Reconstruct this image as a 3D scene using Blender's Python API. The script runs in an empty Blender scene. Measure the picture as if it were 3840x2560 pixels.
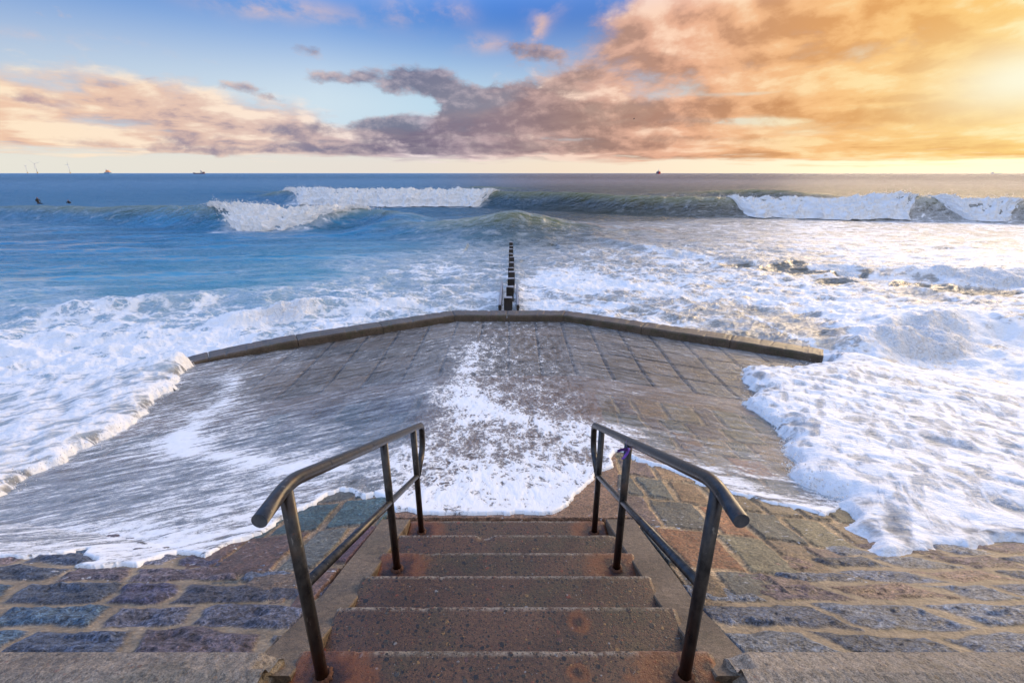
import bpy, bmesh, math, random
import numpy as np
from mathutils import Vector, Matrix

R = math.radians
SC = bpy.context.scene
COL = SC.collection
rng = np.random.default_rng(7)
random.seed(7)

# ---------------------------------------------------------------- numpy noise
_P = rng.permutation(4096)
_A = rng.random(4096) * 2 * np.pi
_GX, _GY = np.cos(_A), np.sin(_A)
def _h(ix, iy, s):
    return _P[(_P[(ix + s * 131) & 4095] + iy) & 4095]
def perlin(x, y, s=0):
    x = np.asarray(x, float); y = np.asarray(y, float)
    ix = np.floor(x).astype(np.int64); iy = np.floor(y).astype(np.int64)
    fx = x - ix; fy = y - iy
    u = fx * fx * fx * (fx * (fx * 6 - 15) + 10); v = fy * fy * fy * (fy * (fy * 6 - 15) + 10)
    def g(a, b):
        h = _h(ix + a, iy + b, s)
        return _GX[h] * (fx - a) + _GY[h] * (fy - b)
    n0 = g(0, 0) * (1 - u) + g(1, 0) * u
    n1 = g(0, 1) * (1 - u) + g(1, 1) * u
    return (n0 * (1 - v) + n1 * v) * 1.5
def fbm(x, y, o=4, s=0, gain=.5, lac=2.07):
    t = 0; a = 1.; n = 0
    for i in range(o):
        t = t + a * perlin(x + i * 17.3, y - i * 9.1, s + i); n += a
        x = x * lac; y = y * lac; a *= gain
    return t / n
def billow(x, y, o=4, s=0, gain=.5):
    t = 0; a = 1.; n = 0
    for i in range(o):
        t = t + a * (1 - np.minimum(1, np.abs(perlin(x + i * 7.7, y + i * 3.3, s + i)) * 1.6)); n += a
        x = x * 2.07; y = y * 2.07; a *= gain
    return t / n
def sst(a, b, x):
    t = np.clip((x - a) / (b - a), 0, 1)
    return t * t * (3 - 2 * t)
def sdf(poly, x, y):
    """signed distance to a closed outline, positive inside"""
    p = np.array(poly, float); d = np.full(x.shape, 1e9); ins = np.zeros(x.shape, bool)
    for i in range(len(p)):
        ax, ay = p[i]; bx, by = p[(i + 1) % len(p)]
        ex, ey = bx - ax, by - ay
        L = ex * ex + ey * ey
        if L < 1e-12: continue
        t = np.clip(((x - ax) * ex + (y - ay) * ey) / L, 0, 1)
        d = np.minimum(d, (x - ax - t * ex) ** 2 + (y - ay - t * ey) ** 2)
        if ay != by:
            ins ^= ((ay > y) != (by > y)) & (x < ex * (y - ay) / ey + ax)
    return np.where(ins, 1, -1) * np.sqrt(d)

# ---------------------------------------------------------------- objects
def tag(o, label=None, cat=None, group=None, kind=None):
    if label: o['label'] = label
    if cat: o['category'] = cat
    if group: o['group'] = group
    if kind: o['kind'] = kind
    return o
def empty(name, loc=(0, 0, 0)):
    o = bpy.data.objects.new(name, None); COL.objects.link(o); o.location = loc
    o.empty_display_size = .1
    return o
def link(name, me, mat=None, parent=None, smooth=True):
    if mat: me.materials.append(mat)
    if smooth:
        me.polygons.foreach_set('use_smooth', np.ones(len(me.polygons), bool))
    o = bpy.data.objects.new(name, me); COL.objects.link(o)
    if parent:
        o.parent = parent
        o.matrix_parent_inverse = Matrix.Translation(-Vector(parent.location))
    return o
def grid_mesh(name, V, nr, nc, keep=None, attrs=None, colors=None):
    """V: (nr*nc,3); quads of a grid, only those flagged in keep (nr-1,nc-1)"""
    i = np.arange(nr * nc).reshape(nr, nc)
    q = np.stack([i[:-1, :-1], i[:-1, 1:], i[1:, 1:], i[1:, :-1]], -1)
    q = q[keep] if keep is not None else q.reshape(-1, 4)
    q = q.reshape(-1, 4)
    used = np.zeros(nr * nc, bool); used[q.ravel()] = True
    remap = np.cumsum(used) - 1
    q = remap[q]; W = V[used]
    me = bpy.data.meshes.new(name)
    me.vertices.add(len(W)); me.vertices.foreach_set('co', W.astype(np.float32).ravel())
    me.loops.add(q.size); me.loops.foreach_set('vertex_index', q.ravel().astype(np.int32))
    me.polygons.add(len(q)); me.polygons.foreach_set('loop_start', np.arange(0, q.size, 4, dtype=np.int32))
    try: me.polygons.foreach_set('loop_total', np.full(len(q), 4, np.int32))
    except Exception: pass
    me.update(calc_edges=True)
    for k, a in (attrs or {}).items():
        a = np.asarray(a)
        if a.ndim == 1:
            at = me.attributes.new(k, 'FLOAT', 'POINT'); at.data.foreach_set('value', a[used].astype(np.float32))
        else:
            at = me.attributes.new(k, 'FLOAT_VECTOR', 'POINT'); at.data.foreach_set('vector', a[used].astype(np.float32).ravel())
    return me
def bm_mesh(bm, name='m'):
    bm.normal_update()
    me = bpy.data.meshes.new(name); bm.to_mesh(me); bm.free(); return me
def bm_box(bm, x0, x1, y0, y1, z0, z1):
    m = Matrix.Translation(((x0 + x1) / 2, (y0 + y1) / 2, (z0 + z1) / 2)) @ Matrix.Diagonal((x1 - x0, y1 - y0, z1 - z0, 1))
    return bmesh.ops.create_cube(bm, size=1, matrix=m)['verts']
def round_path(pts, rad, n=7):
    pts = [Vector(p) for p in pts]; out = [pts[0]]
    for i in range(1, len(pts) - 1):
        a, b, c = pts[i - 1], pts[i], pts[i + 1]
        r = rad[i] if isinstance(rad, (list, tuple)) else rad
        u = (a - b); v = (c - b)
        r = min(r, u.length * .49, v.length * .49)
        p, q = b + u.normalized() * r, b + v.normalized() * r
        for k in range(n + 1):
            t = k / n
            out.append(p * (1 - t) ** 2 + b * 2 * t * (1 - t) + q * t * t)
    out.append(pts[-1]); return out
def tube(bm, pts, r, seg=20, cap=True, rim=0.0):
    pts = [Vector(p) for p in pts]; rings = []; prev = None
    if not isinstance(r, (list, tuple)): r = [r] * len(pts)
    for i, p in enumerate(pts):
        t = (pts[min(i + 1, len(pts) - 1)] - pts[max(i - 1, 0)]).normalized()
        if prev is None:
            n = t.orthogonal().normalized()
        else:
            n = (prev - t * prev.dot(t)).normalized()
        prev = n; b = t.cross(n)
        rings.append([bm.verts.new(p + (n * math.cos(k * 2 * math.pi / seg) + b * math.sin(k * 2 * math.pi / seg)) * r[i]) for k in range(seg)])
    for a, b in zip(rings, rings[1:]):
        for k in range(seg):
            bm.faces.new((a[k], a[(k + 1) % seg], b[(k + 1) % seg], b[k]))
    if cap:
        bm.faces.new(list(reversed(rings[0]))); bm.faces.new(rings[-1])
    return rings
def bevelled(bm, w=.01, seg=3):
    bmesh.ops.bevel(bm, geom=bm.edges[:], offset=w, segments=seg, affect='EDGES', profile=.5, clamp_overlap=True)

# ---------------------------------------------------------------- node helper
class NT:
    def __init__(s, tree): s.t = tree; s.x = 0
    def n(s, typ, **kw):
        o = s.t.nodes.new(typ); s.x += 40; o.location = (s.x, 0)
        for k, v in kw.items(): setattr(o, k, v)
        return o
    def put(s, sock, v):
        if v is None: return
        if hasattr(v, 'is_output') or isinstance(v, bpy.types.NodeSocket): s.t.links.new(v, sock)
        else:
            if isinstance(v, (tuple, list)) and len(v) == 3 and sock.type == 'RGBA': v = (*v, 1)
            sock.default_value = v
    def m(s, op, a, b=None, c=None, clamp=False):
        o = s.n('ShaderNodeMath', operation=op, use_clamp=clamp)
        s.put(o.inputs[0], a); s.put(o.inputs[1], b)
        if c is not None: s.put(o.inputs[2], c)
        return o.outputs[0]
    def add(s, a, b): return s.m('ADD', a, b)
    def sub(s, a, b): return s.m('SUBTRACT', a, b)
    def mul(s, a, b): return s.m('MULTIPLY', a, b)
    def ss(s, a, b, x):
        o = s.n('ShaderNodeMapRange', interpolation_type='SMOOTHSTEP', clamp=True)
        s.put(o.inputs[0], x); s.put(o.inputs[1], a); s.put(o.inputs[2], b); o.inputs[3].default_value = 0; o.inputs[4].default_value = 1
        return o.outputs[0]
    def lin(s, a, b, c, d, x):
        o = s.n('ShaderNodeMapRange', clamp=True)
        for i, v in enumerate((x, a, b, c, d)): s.put(o.inputs[i], v)
        return o.outputs[0]
    def mix(s, f, a, b, blend='MIX'):
        o = s.n('ShaderNodeMix', data_type='RGBA', blend_type=blend, clamp_factor=True)
        s.put(o.inputs[0], f); s.put(o.inputs[6], a); s.put(o.inputs[7], b); return o.outputs[2]
    def mixf(s, f, a, b):
        o = s.n('ShaderNodeMix', data_type='FLOAT', clamp_factor=True)
        s.put(o.inputs[0], f); s.put(o.inputs[2], a); s.put(o.inputs[3], b); return o.outputs[0]
    def vm(s, op, a, b=None):
        o = s.n('ShaderNodeVectorMath', operation=op); s.put(o.inputs[0], a)
        if b is not None:
            s.put(o.inputs['Scale'] if op == 'SCALE' else o.inputs[1], b)
        return o.outputs['Value'] if op in ('DISTANCE', 'LENGTH', 'DOT_PRODUCT') else o.outputs[0]
    def xyz(s, x, y, z=0.):
        o = s.n('ShaderNodeCombineXYZ'); s.put(o.inputs[0], x); s.put(o.inputs[1], y); s.put(o.inputs[2], z); return o.outputs[0]
    def sep(s, v):
        o = s.n('ShaderNodeSeparateXYZ'); s.put(o.inputs[0], v); return o.outputs
    def noise(s, v, scale=5, detail=4, rough=.5, dist=0., typ='FBM', dim='3D', color=False):
        o = s.n('ShaderNodeTexNoise', noise_dimensions=dim)
        try: o.noise_type = typ
        except Exception: pass
        s.put(o.inputs['Vector'], v); s.put(o.inputs['Scale'], scale); s.put(o.inputs['Detail'], detail)
        s.put(o.inputs['Roughness'], rough); s.put(o.inputs['Distortion'], dist)
        return o.outputs[1 if color else 0]
    def vor(s, v, scale=5, feat='F1', rand=1., smooth=None, out=0, dim='3D'):
        o = s.n('ShaderNodeTexVoronoi', feature=feat, voronoi_dimensions=dim)
        s.put(o.inputs['Vector'], v); s.put(o.inputs['Scale'], scale); s.put(o.inputs['Randomness'], rand)
        return o.outputs[out]
    def attr(s, name, vec=False):
        o = s.n('ShaderNodeAttribute', attribute_name=name); return o.outputs['Vector' if vec else 'Fac']
    def attrc(s, name):
        o = s.n('ShaderNodeAttribute', attribute_name=name); return o.outputs['Color']
    def ramp(s, f, stops, interp='LINEAR'):
        o = s.n('ShaderNodeValToRGB'); o.color_ramp.interpolation = interp
        e = o.color_ramp.elements
        while len(e) < len(stops): e.new(.5)
        for i, (p, c) in enumerate(stops):
            e[i].position = p; e[i].color = (c, c, c, 1) if isinstance(c, (int, float)) else (*c, 1)
        s.put(o.inputs[0], f); return o.outputs[0]
    def bump(s, h, strength=.5, dist=.02, normal=None):
        o = s.n('ShaderNodeBump'); s.put(o.inputs['Height'], h); s.put(o.inputs['Strength'], strength); s.put(o.inputs['Distance'], dist)
        if normal is not None: s.put(o.inputs['Normal'], normal)
        return o.outputs[0]
    def geo(s, k='Position'):
        return s.n('ShaderNodeNewGeometry').outputs[k]
def lin3(r, g, b):
    f = lambda c: (c / 255 / 12.92) if c / 255 < .04045 else ((c / 255 + .055) / 1.055) ** 2.4
    return (f(r), f(g), f(b))
def mat(name):
    m = bpy.data.materials.new(name); m.use_nodes = True; m.node_tree.nodes.clear()
    return m, NT(m.node_tree)
def out(nt, sh):
    o = nt.n('ShaderNodeOutputMaterial'); nt.t.links.new(sh, o.inputs[0]); return o
def princ(nt, col, rough=.6, spec=.5, metal=0., normal=None, **kw):
    p = nt.n('ShaderNodeBsdfPrincipled')
    nt.put(p.inputs['Base Color'], col); nt.put(p.inputs['Roughness'], rough); nt.put(p.inputs['Metallic'], metal)
    nt.put(p.inputs['Specular IOR Level'], spec)
    if normal is not None: nt.put(p.inputs['Normal'], normal)
    for k, v in kw.items(): nt.put(p.inputs[k], v)
    return p.outputs[0]
def simple(name, col, rough=.6, metal=0., var=.15, scale=20, bump=0.):
    m, t = mat(name); g = t.geo()
    n = t.noise(g, scale, 5, .6)
    c = t.mix(t.mul(n, 1), tuple(x * (1 - var) for x in col), tuple(min(1, x * (1 + var)) for x in col))
    nm = t.bump(n, .5, bump) if bump else None
    out(t, princ(t, c, rough, .5, metal, nm)); return m

# ---------------------------------------------------------------- camera
CAMZ = 4.4
cam = bpy.data.cameras.new('camera'); co = bpy.data.objects.new('camera', cam); COL.objects.link(co)
co.location = (0, 0, CAMZ); co.rotation_euler = (R(90 - 19.84), 0, 0)
cam.sensor_width = 36; cam.lens = 1747 / 3840 * 36; cam.clip_start = .05; cam.clip_end = 80000
SC.camera = co
SC.view_settings.view_transform = 'Standard'; SC.view_settings.look = 'None'
SC.view_settings.gamma = 1; SC.view_settings.use_curve_mapping = False; SC.view_settings.exposure = 0
SC.cycles.max_bounces = 6; SC.cycles.transparent_max_bounces = 8; SC.cycles.use_adaptive_sampling = True
SC.cycles.adaptive_threshold = .015
try: SC.cycles.use_denoising = True
except Exception: pass

# ---------------------------------------------------------------- sky and sun
SUN_AZ, SUN_EL = 46., 8.
W = bpy.data.worlds.new('World'); SC.world = W; W.use_nodes = True
W.node_tree.nodes.clear(); t = NT(W.node_tree)
sky = t.n('ShaderNodeTexSky', sky_type='NISHITA', sun_disc=False)
sky.sun_elevation = R(SUN_EL); sky.sun_rotation = R(SUN_AZ); sky.air_density = 1.; sky.dust_density = .6; sky.ozone_density = 2.
dirv = t.n('ShaderNodeTexCoord').outputs['Generated']
X, Y, Z = t.sep(dirv)
az = t.mul(t.m('ARCTAN2', X, Y), 180 / math.pi)
elr = t.m('ARCSINE', Z)
el = t.m('MAXIMUM', t.mul(elr, 180 / math.pi), 0.)
azn = t.lin(-60., 60., 0., 1., az)
A = lambda a: (a + 60) / 120
# clear air
top = t.ramp(azn, [(A(-46), lin3(100, 152, 222)), (A(-20), lin3(92, 150, 226)), (A(0), lin3(58, 122, 212)), (A(16), lin3(70, 120, 200)), (A(46), lin3(190, 180, 170))])
mid = t.ramp(azn, [(A(-46), lin3(200, 215, 232)), (A(-20), lin3(214, 232, 245)), (A(-8), lin3(196, 224, 243)), (A(12), lin3(190, 210, 230)), (A(30), lin3(250, 226, 180)), (A(46), lin3(255, 236, 190))])
low = t.ramp(azn, [(A(-46), lin3(240, 237, 226)), (A(-15), lin3(238, 230, 222)), (A(5), lin3(250, 232, 212)), (A(25), lin3(255, 240, 215)), (A(46), lin3(255, 250, 222))])
clear = t.mix(t.ss(.8, 5., el), low, mid)
clear = t.mix(t.ss(6.5, 16.5, el), clear, top)
nish = t.mix(1., sky.outputs[0], (.10, .10, .10), 'MULTIPLY')
clear = t.mix(.10, clear, nish)
# cloud layer coordinates: flattened towards the horizon
v = t.mul(t.m('LOGARITHM', t.add(t.m('MAXIMUM', elr, 0.), .055), math.e), .5)
u = t.mul(az, math.pi / 180)
p0 = t.xyz(u, v, 0.)
wob = t.noise(p0, 3., 3, .5, color=True)
p1 = t.vm('ADD', p0, t.vm('SCALE', t.vm('SUBTRACT', wob, (.5, .5, .5)), .10))
nA = t.noise(p1, 4.5, 11, .57)
nB = t.noise(t.vm('ADD', p1, (.022, .035, 0)), 4.5, 7, .55)
nC = t.noise(p1, 10., 9, .6)
nS = t.noise(t.vm('MULTIPLY', p0, (1., 2.6, 1.)), 7.5, 8, .6)
etop = t.ramp(azn, [(A(-46), 9.0 / 25), (A(-36), 8.0 / 25), (A(-26), 6.9 / 25), (A(-16), 5.4 / 25), (A(-6), 6.2 / 25), (A(-1), 8. / 25), (A(5), 12. / 25), (A(12), 15.5 / 25), (A(18), 21. / 25), (A(46), 25. / 25)])
etop = t.mul(etop, 25.)
cov = t.m('MINIMUM', t.mul(t.sub(etop, el), .16), .42)
cov = t.m('MINIMUM', cov, t.mul(t.sub(el, t.lin(-46., 40., 1.9, 1.0, az)), .55))
def gauss(a, e, sa, se):
    x = t.m('DIVIDE', t.sub(az, a), sa); y = t.m('DIVIDE', t.sub(el, e), se)
    return t.m('EXPONENT', t.mul(t.add(t.mul(x, x), t.mul(y, y)), -1.))
wx_ = t.sub(t.sep(wob)[0], .5); wy_ = t.sub(t.sep(wob)[1], .5)
azw = t.m('MULTIPLY_ADD', wx_, 11., az); elw = t.m('MULTIPLY_ADD', wy_, 3.6, el)
def blobs(lst, A_, E_):
    acc = None
    for a, e, sa, se, c in lst:
        x = t.m('DIVIDE', t.sub(A_, a), sa); y = t.m('DIVIDE', t.sub(E_, e), se)
        g = t.m('EXPONENT', t.mul(t.add(t.mul(x, x), t.mul(y, y)), -1.))
        acc = t.mul(g, c) if acc is None else t.m('MULTIPLY_ADD', g, c, acc)
    return acc
lowm = t.ss(5.0, 2.0, el)
nn = t.mixf(t.mul(lowm, .6), nA, nS)
# the high sheet: cream and peach
lift = blobs([(-45., 8.3, 9., 1.3, .1), (44., 7.2, 7., 3., .2), (0., 1.9, 20., .4, .05), (13., 12.7, 6., 1.4, .1), (-14., 6.6, 5., 1.2, -.15), (24., 4.75, 5., .35, -.5), (27., 7.7, 6., .3, -.35), (1.5, 9.6, 1.6, .6, -.5)], azw, elw)
cov = t.m('MAXIMUM', cov, -.9)
D = t.add(t.add(cov, lift), t.add(t.mul(t.sub(nn, .5), 2.3), t.mul(t.sub(nC, .5), .7)))
alpha = t.ss(-.16, .34, D)
bri = t.add(t.mul(t.sub(nA, nB), 4.4), t.mul(t.sub(nC, .5), .9))
bri = t.add(bri, t.mul(t.sub(nS, .5), t.mixf(lowm, .3, 1.3)))
bri = t.add(bri, t.add(t.lin(-5., 15., .60, .46, az), blobs([(-45., 8.3, 9., 1.2, .3), (-38., 6.8, 9., .6, -.25), (14., 12.8, 6., 1.3, .3), (20., 9.5, 9., 1.2, .1), (9., 9.4, 4., 1.2, -.2), (30., 10.4, 6., .7, -.3), (40., 13.6, 7., .8, -.35), (24., 4.7, 6., .5, .4)], azw, elw)))
bri = t.m('MINIMUM', t.m('MAXIMUM', bri, 0.), 1.)
dark = t.ramp(azn, [(A(-46), lin3(176, 150, 162)), (A(-25), lin3(124, 122, 150)), (A(-12), lin3(98, 92, 120)), (A(-2), lin3(130, 114, 128)), (A(8), lin3(152, 124, 118)), (A(18), lin3(168, 126, 108)), (A(32), lin3(216, 150, 88)), (A(46), lin3(238, 172, 84))])
midc = t.ramp(azn, [(A(-46), lin3(240, 200, 172)), (A(-25), lin3(222, 194, 184)), (A(-10), lin3(190, 174, 186)), (A(4), lin3(206, 172, 164)), (A(18), lin3(236, 180, 148)), (A(32), lin3(250, 194, 130)), (A(46), lin3(255, 206, 112))])
brt = t.ramp(azn, [(A(-46), lin3(255, 232, 202)), (A(-25), lin3(252, 230, 212)), (A(-10), lin3(240, 224, 224)), (A(4), lin3(248, 218, 202)), (A(18), lin3(255, 214, 184)), (A(32), lin3(255, 222, 164)), (A(46), lin3(255, 240, 180))])
cc = t.mix(t.ss(0., .5, bri), t.mix(.3, dark, midc), midc)
cc = t.mix(t.ss(.45, 1., bri), cc, brt)
vis = t.mix(alpha, clear, cc)
# wisps in the blue
wsp = t.mul(blobs([(3.4, 14.2, 1.3, 2.6, 1.), (-11., 15.4, 3., 1., .9), (-24., 14.6, 7., 1.1, .8), (-3.5, 13.0, 3., .9, .7), (-6.5, 15.6, 2., .8, .5), (-40., 9.8, 6., .5, .5)], azw, elw), t.ss(.40, .66, nC))
vis = t.mix(t.m('MINIMUM', t.mul(wsp, .95), .85), vis, t.mix(.5, midc, lin3(245, 205, 190)))
# the low dark heaps in front
q0 = t.xyz(u, t.mul(elr, 1.75), 0.)
qw = t.noise(q0, 5., 3, .55, color=True)
p2 = t.vm('ADD', q0, t.vm('SCALE', t.vm('SUBTRACT', qw, (.5, .5, .5)), .05))
nD = t.noise(p2, 12., 11, .62); nE = t.noise(t.vm('ADD', p2, (.006, .016, 0)), 12., 8, .58)
azw = t.m('MULTIPLY_ADD', t.sub(t.sep(qw)[0], .5), 5., az); elw = t.m('MULTIPLY_ADD', t.sub(t.sep(qw)[1], .5), 2.0, el)
cov2 = blobs([(-11, 9.6, 4.6, 1.25, 1.5), (-7, 8.3, 4., 1.2, 1.), (-17.5, 9.0, 3.5, .8, 1.0), (-20.7, 11.3, 2.4, .8, 1.15), (-27.8, 7.6, 3., .8, 1.2), (-24.8, 6.8, 2.4, .6, .95), (-34.6, 7.9, 2.2, .5, .9), (-43, 5.6, 5., .9, 1.05), (-33, 3.6, 5., .8, .8), (-22, 4.2, 5., 1., 1.15), (-14, 5.0, 4., .8, 1.1), (-9, 4.2, 5., .9, 1.25), (-3, 7.2, 4., 1.4, 1.6), (-5, 5.5, 4., 1., 1.2), (2, 8.5, 4., 1.6, 1.2), (0, 5.3, 4., .9, 1.2), (2.5, 12., 4., 1.2, 1.35), (7, 5.9, 4., 1.25, 1.85), (14, 5.8, 4., 1.25, 1.8), (20.5, 6.0, 3.5, 1.25, 1.85), (27, 6.5, 2.2, 1., 1.5), (38, 4.9, 9., .9, 1.8), (30, 10.3, 6., .7, .85), (16, 11, 5., 1., .75), (41, 13.7, 6., .8, .9), (22, 13.4, 5., .8, .65), (8, 10, 4., 1.2, .85), (-24, 2.3, 22., .5, .95), (2, 2.9, 14., .6, .9), (0, 4.4, 19., 2.0, .85), (-8, 2.7, 32., .8, .7), (12, 8.5, 10., 2.2, .45), (26, 9.6, 7., 1.0, .6), (-13, 8.0, 3.5, 1.0, .8), (20, 3.3, 12., .5, .8)], azw, elw)
D2 = t.add(t.add(cov2, -.72), t.add(t.mul(t.sub(nD, .5), 3.3), t.mul(t.sub(nC, .5), .9)))
a2 = t.mul(t.ss(-.10, .60, D2), t.lin(-46., 46., .86, .80, az))
b2 = t.add(t.mul(t.sub(nD, nE), 3.6), t.add(t.sub(.62, t.mul(t.m('MAXIMUM', D2, 0.), .30)), t.mul(t.sub(nC, .5), .6)))
c2 = t.mix(t.ss(.1, 1.1, b2), dark, midc)
vis = t.mix(a2, vis, c2)
def gauss(a, e, sa, se): return blobs([(a, e, sa, se, 1.)], az, el)
glow = gauss(45., 6.6, 9., 4.5)
vis = t.mix(t.mul(glow, .62), vis, lin3(255, 240, 188))
vis = t.mix(t.mul(gauss(44.5, 6.9, 4.2, 2.0), .9), vis, lin3(255, 252, 226))
# overhead and behind the viewer: blue to the left, pale cloud right, shaped to light the foreground
hi_n = t.ss(.42, .62, t.noise(dirv, 2.4, 6, .55))
hx = t.lin(-.8, .8, 0., 1., X)
blue = t.mix(hx, (.12, .50, 1.42), (.48, .54, .74))
pale = t.mix(hx, (.80, .98, 1.35), (1.15, .98, .80))
over = t.mix(t.mul(hi_n, t.lin(0., 1., .30, .85, hx)), blue, pale)
back = t.mix(hi_n, t.mix(hx, (.25, .46, .95), (.42, .50, .72)), t.mix(hx, (.75, .88, 1.12), (.95, .88, .82)))
over = t.mix(t.ss(.25, -.35, Y), over, back)
over = t.vm('SCALE', over, 1.17)
fin = t.mix(t.ss(14., 23., el), vis, over)
fin = t.mix(t.m('MULTIPLY', t.ss(.1, -.3, Y), t.ss(25., 8., el)), fin, (.86, .84, .88))  # unseen low sky behind, brightened to fill surfaces facing the viewer
bg = t.n('ShaderNodeBackground'); t.put(bg.inputs[0], fin); bg.inputs[1].default_value = 1.0
wo = t.n('ShaderNodeOutputWorld'); W.node_tree.links.new(bg.outputs[0], wo.inputs[0])
try: W.cycles.sampling_method = 'MANUAL'; W.cycles.sample_map_resolution = 1024
except Exception: pass
sl = bpy.data.lights.new('sun', 'SUN'); sl.energy = 2.7; sl.angle = R(34); sl.color = (1., .74, .45)
so = bpy.data.objects.new('sun', sl); COL.objects.link(so)
sd = Vector((math.sin(R(SUN_AZ)) * math.cos(R(SUN_EL + 4)), math.cos(R(SUN_AZ)) * math.cos(R(SUN_EL + 4)), math.sin(R(SUN_EL + 4))))
so.rotation_euler = sd.to_track_quat('Z', 'Y').to_euler(); so.location = (20, 20, 30)

# ---------------------------------------------------------------- the bed: sloping wall, fan-shaped apron
XC = -.03
def kk(Y): return .155 + .0383 * (np.clip(Y, 1.8, 13.6) - 1.8)
def ww(Y): return .97 + .056 * (np.clip(Y, 1.8, 13.6) - 1.8)
def yeff(x, y):
    ax = np.abs(x - XC); Yv = y + 0.
    for _ in range(14): Yv = y + kk(Yv) * np.maximum(ax - ww(Yv), 0)
    return Yv
_YP = np.array([0, 1.8, 2.86, 4, 6, 9, 13.08, 16, 30, 200]); _ZP = np.array([3.05, 2.40, 1.93, 1.58, 1.12, .68, .30, -.4, -2.5, -6])
_yf = np.linspace(0, 40, 1601); _zf = np.interp(_yf, _YP, _ZP)
_k = np.hanning(41); _k /= _k.sum(); _zs = np.convolve(np.pad(_zf, 20, 'edge'), _k, 'valid'); _zs[:40] = _zf[:40]
def fanz(Yv): return np.interp(Yv, _yf, _zs)
def revz(y): return 2.73 - .56 * (y - 1.17)
def bed(x, y): return np.maximum(fanz(yeff(x, y)), revz(y))

def courses(u, s, rows, seed, lmin, lmax, skew=.0, skewdir=1.):
    """irregular stones in courses: returns id, distance to the joint, row"""
    r = np.clip(np.searchsorted(rows, s) - 1, 0, len(rows) - 2)
    lo = rows[r]; hi = rows[r + 1]
    ds = np.minimum(s - lo, hi - s)
    idn = np.zeros(u.shape, np.int64); du = np.full(u.shape, 9.)
    g = np.random.default_rng(seed); umin, umax = u.min() - 2, u.max() + 2
    for k in range(len(rows) - 1):
        br = umin + g.random() * lmax + np.concatenate([[0], np.cumsum(g.uniform(lmin, lmax, int((umax - umin) / lmin) + 4))])
        sk = g.uniform(-.2, .2, len(br)) * skew + skew * skewdir
        m = r == k
        if not m.any(): continue
        uu = u[m]; tt = (s[m] - lo[m]) / (hi[m] - lo[m]) - .5
        i0 = np.searchsorted(br, uu)
        best = np.full(uu.shape, 9.); cell = i0.copy()
        for j in (-1, 0, 1):
            ii = np.clip(i0 + j, 0, len(br) - 1)
            p = br[ii] + sk[ii] * tt
            best = np.minimum(best, np.abs(uu - p))
        cell = i0 - 1 + (uu > br[np.clip(i0, 0, len(br) - 1)] + sk[np.clip(i0, 0, len(br) - 1)] * tt).astype(int) - (uu < br[np.clip(i0 - 1, 0, len(br) - 1)] + sk[np.clip(i0 - 1, 0, len(br) - 1)] * tt).astype(int)
        du[m] = best; idn[m] = (k * 977 + cell * 31 + seed * 7919) & 4095
    return idn, np.minimum(du, ds), r
_rid = np.random.default_rng(11).random((4096, 4))
def pick(cols, idn):
    c = np.array(cols, float)
    i = (_rid[idn, 0] * len(c)).astype(int)
    out_ = c[i] * (.72 + .56 * _rid[idn, 1])[:, None]
    return out_

# ---- materials that read the surface's own colour
def stone_mat(name, wet=.35, fine=34, bump_d=.012):
    m, t = mat(name); g = t.geo()
    c = t.attrc('tint'); gl = t.attr('gloss')
    n1 = t.noise(g, fine, 8, .68); n2 = t.noise(g, fine * 5, 4, .6); n3 = t.noise(g, 3.1, 4, .6)
    k = t.lin(.33, .67, .35, 1.6, n1)
    k = t.mul(k, t.lin(.33, .67, .55, 1.45, n2)); k = t.mul(k, t.lin(.35, .65, .75, 1.2, n3))
    n4 = t.noise(g, 58, 4, .62); k = t.mul(k, t.lin(.36, .64, .45, 1.6, n4))
    k = t.mul(k, t.sub(1., t.mul(t.ss(.36, .29, t.noise(g, 21, 5, .7)), .6)))
    k = t.add(1., t.mul(t.sub(k, 1.), t.lin(.25, .6, .38, 1., gl)))
    col = t.mix(1., c, t.xyz(k, k, k), 'MULTIPLY')
    # lichen and salt flecks
    fl = t.ss(.63, .72, t.noise(g, fine * 2.3, 3, .7))
    col = t.mix(t.mul(fl, .35), col, (.30, .28, .25))
    fk = t.ss(.635, .675, t.noise(t.vm('MULTIPLY', g, (1., 2.2, 1.)), 16., 4, .62)); fk = t.mul(fk, t.ss(.46, .56, t.noise(g, 1.6, 2, .5)))
    fk = t.mul(fk, t.ss(1.75, 2.0, t.sep(g)[1]))
    col = t.mix(t.mul(fk, .8), col, (.72, .74, .78))
    h = t.add(t.add(t.mul(n1, 1.), t.mul(n2, .35)), t.mul(n4, .7))
    nm = t.bump(h, t.lin(.25, .6, .45, 1., gl), bump_d * 1.5)
    rough = t.sub(t.lin(.3, .7, .44, .70, n1), t.mul(gl, .22))
    out(t, princ(t, col, rough, t.lin(0., 1., .2, .5, gl), 0., nm)); return m
M_STONE = stone_mat('rough_stone', fine=26, bump_d=.022)
M_APRON = stone_mat('apron_stone', fine=24, bump_d=.012)

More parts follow.
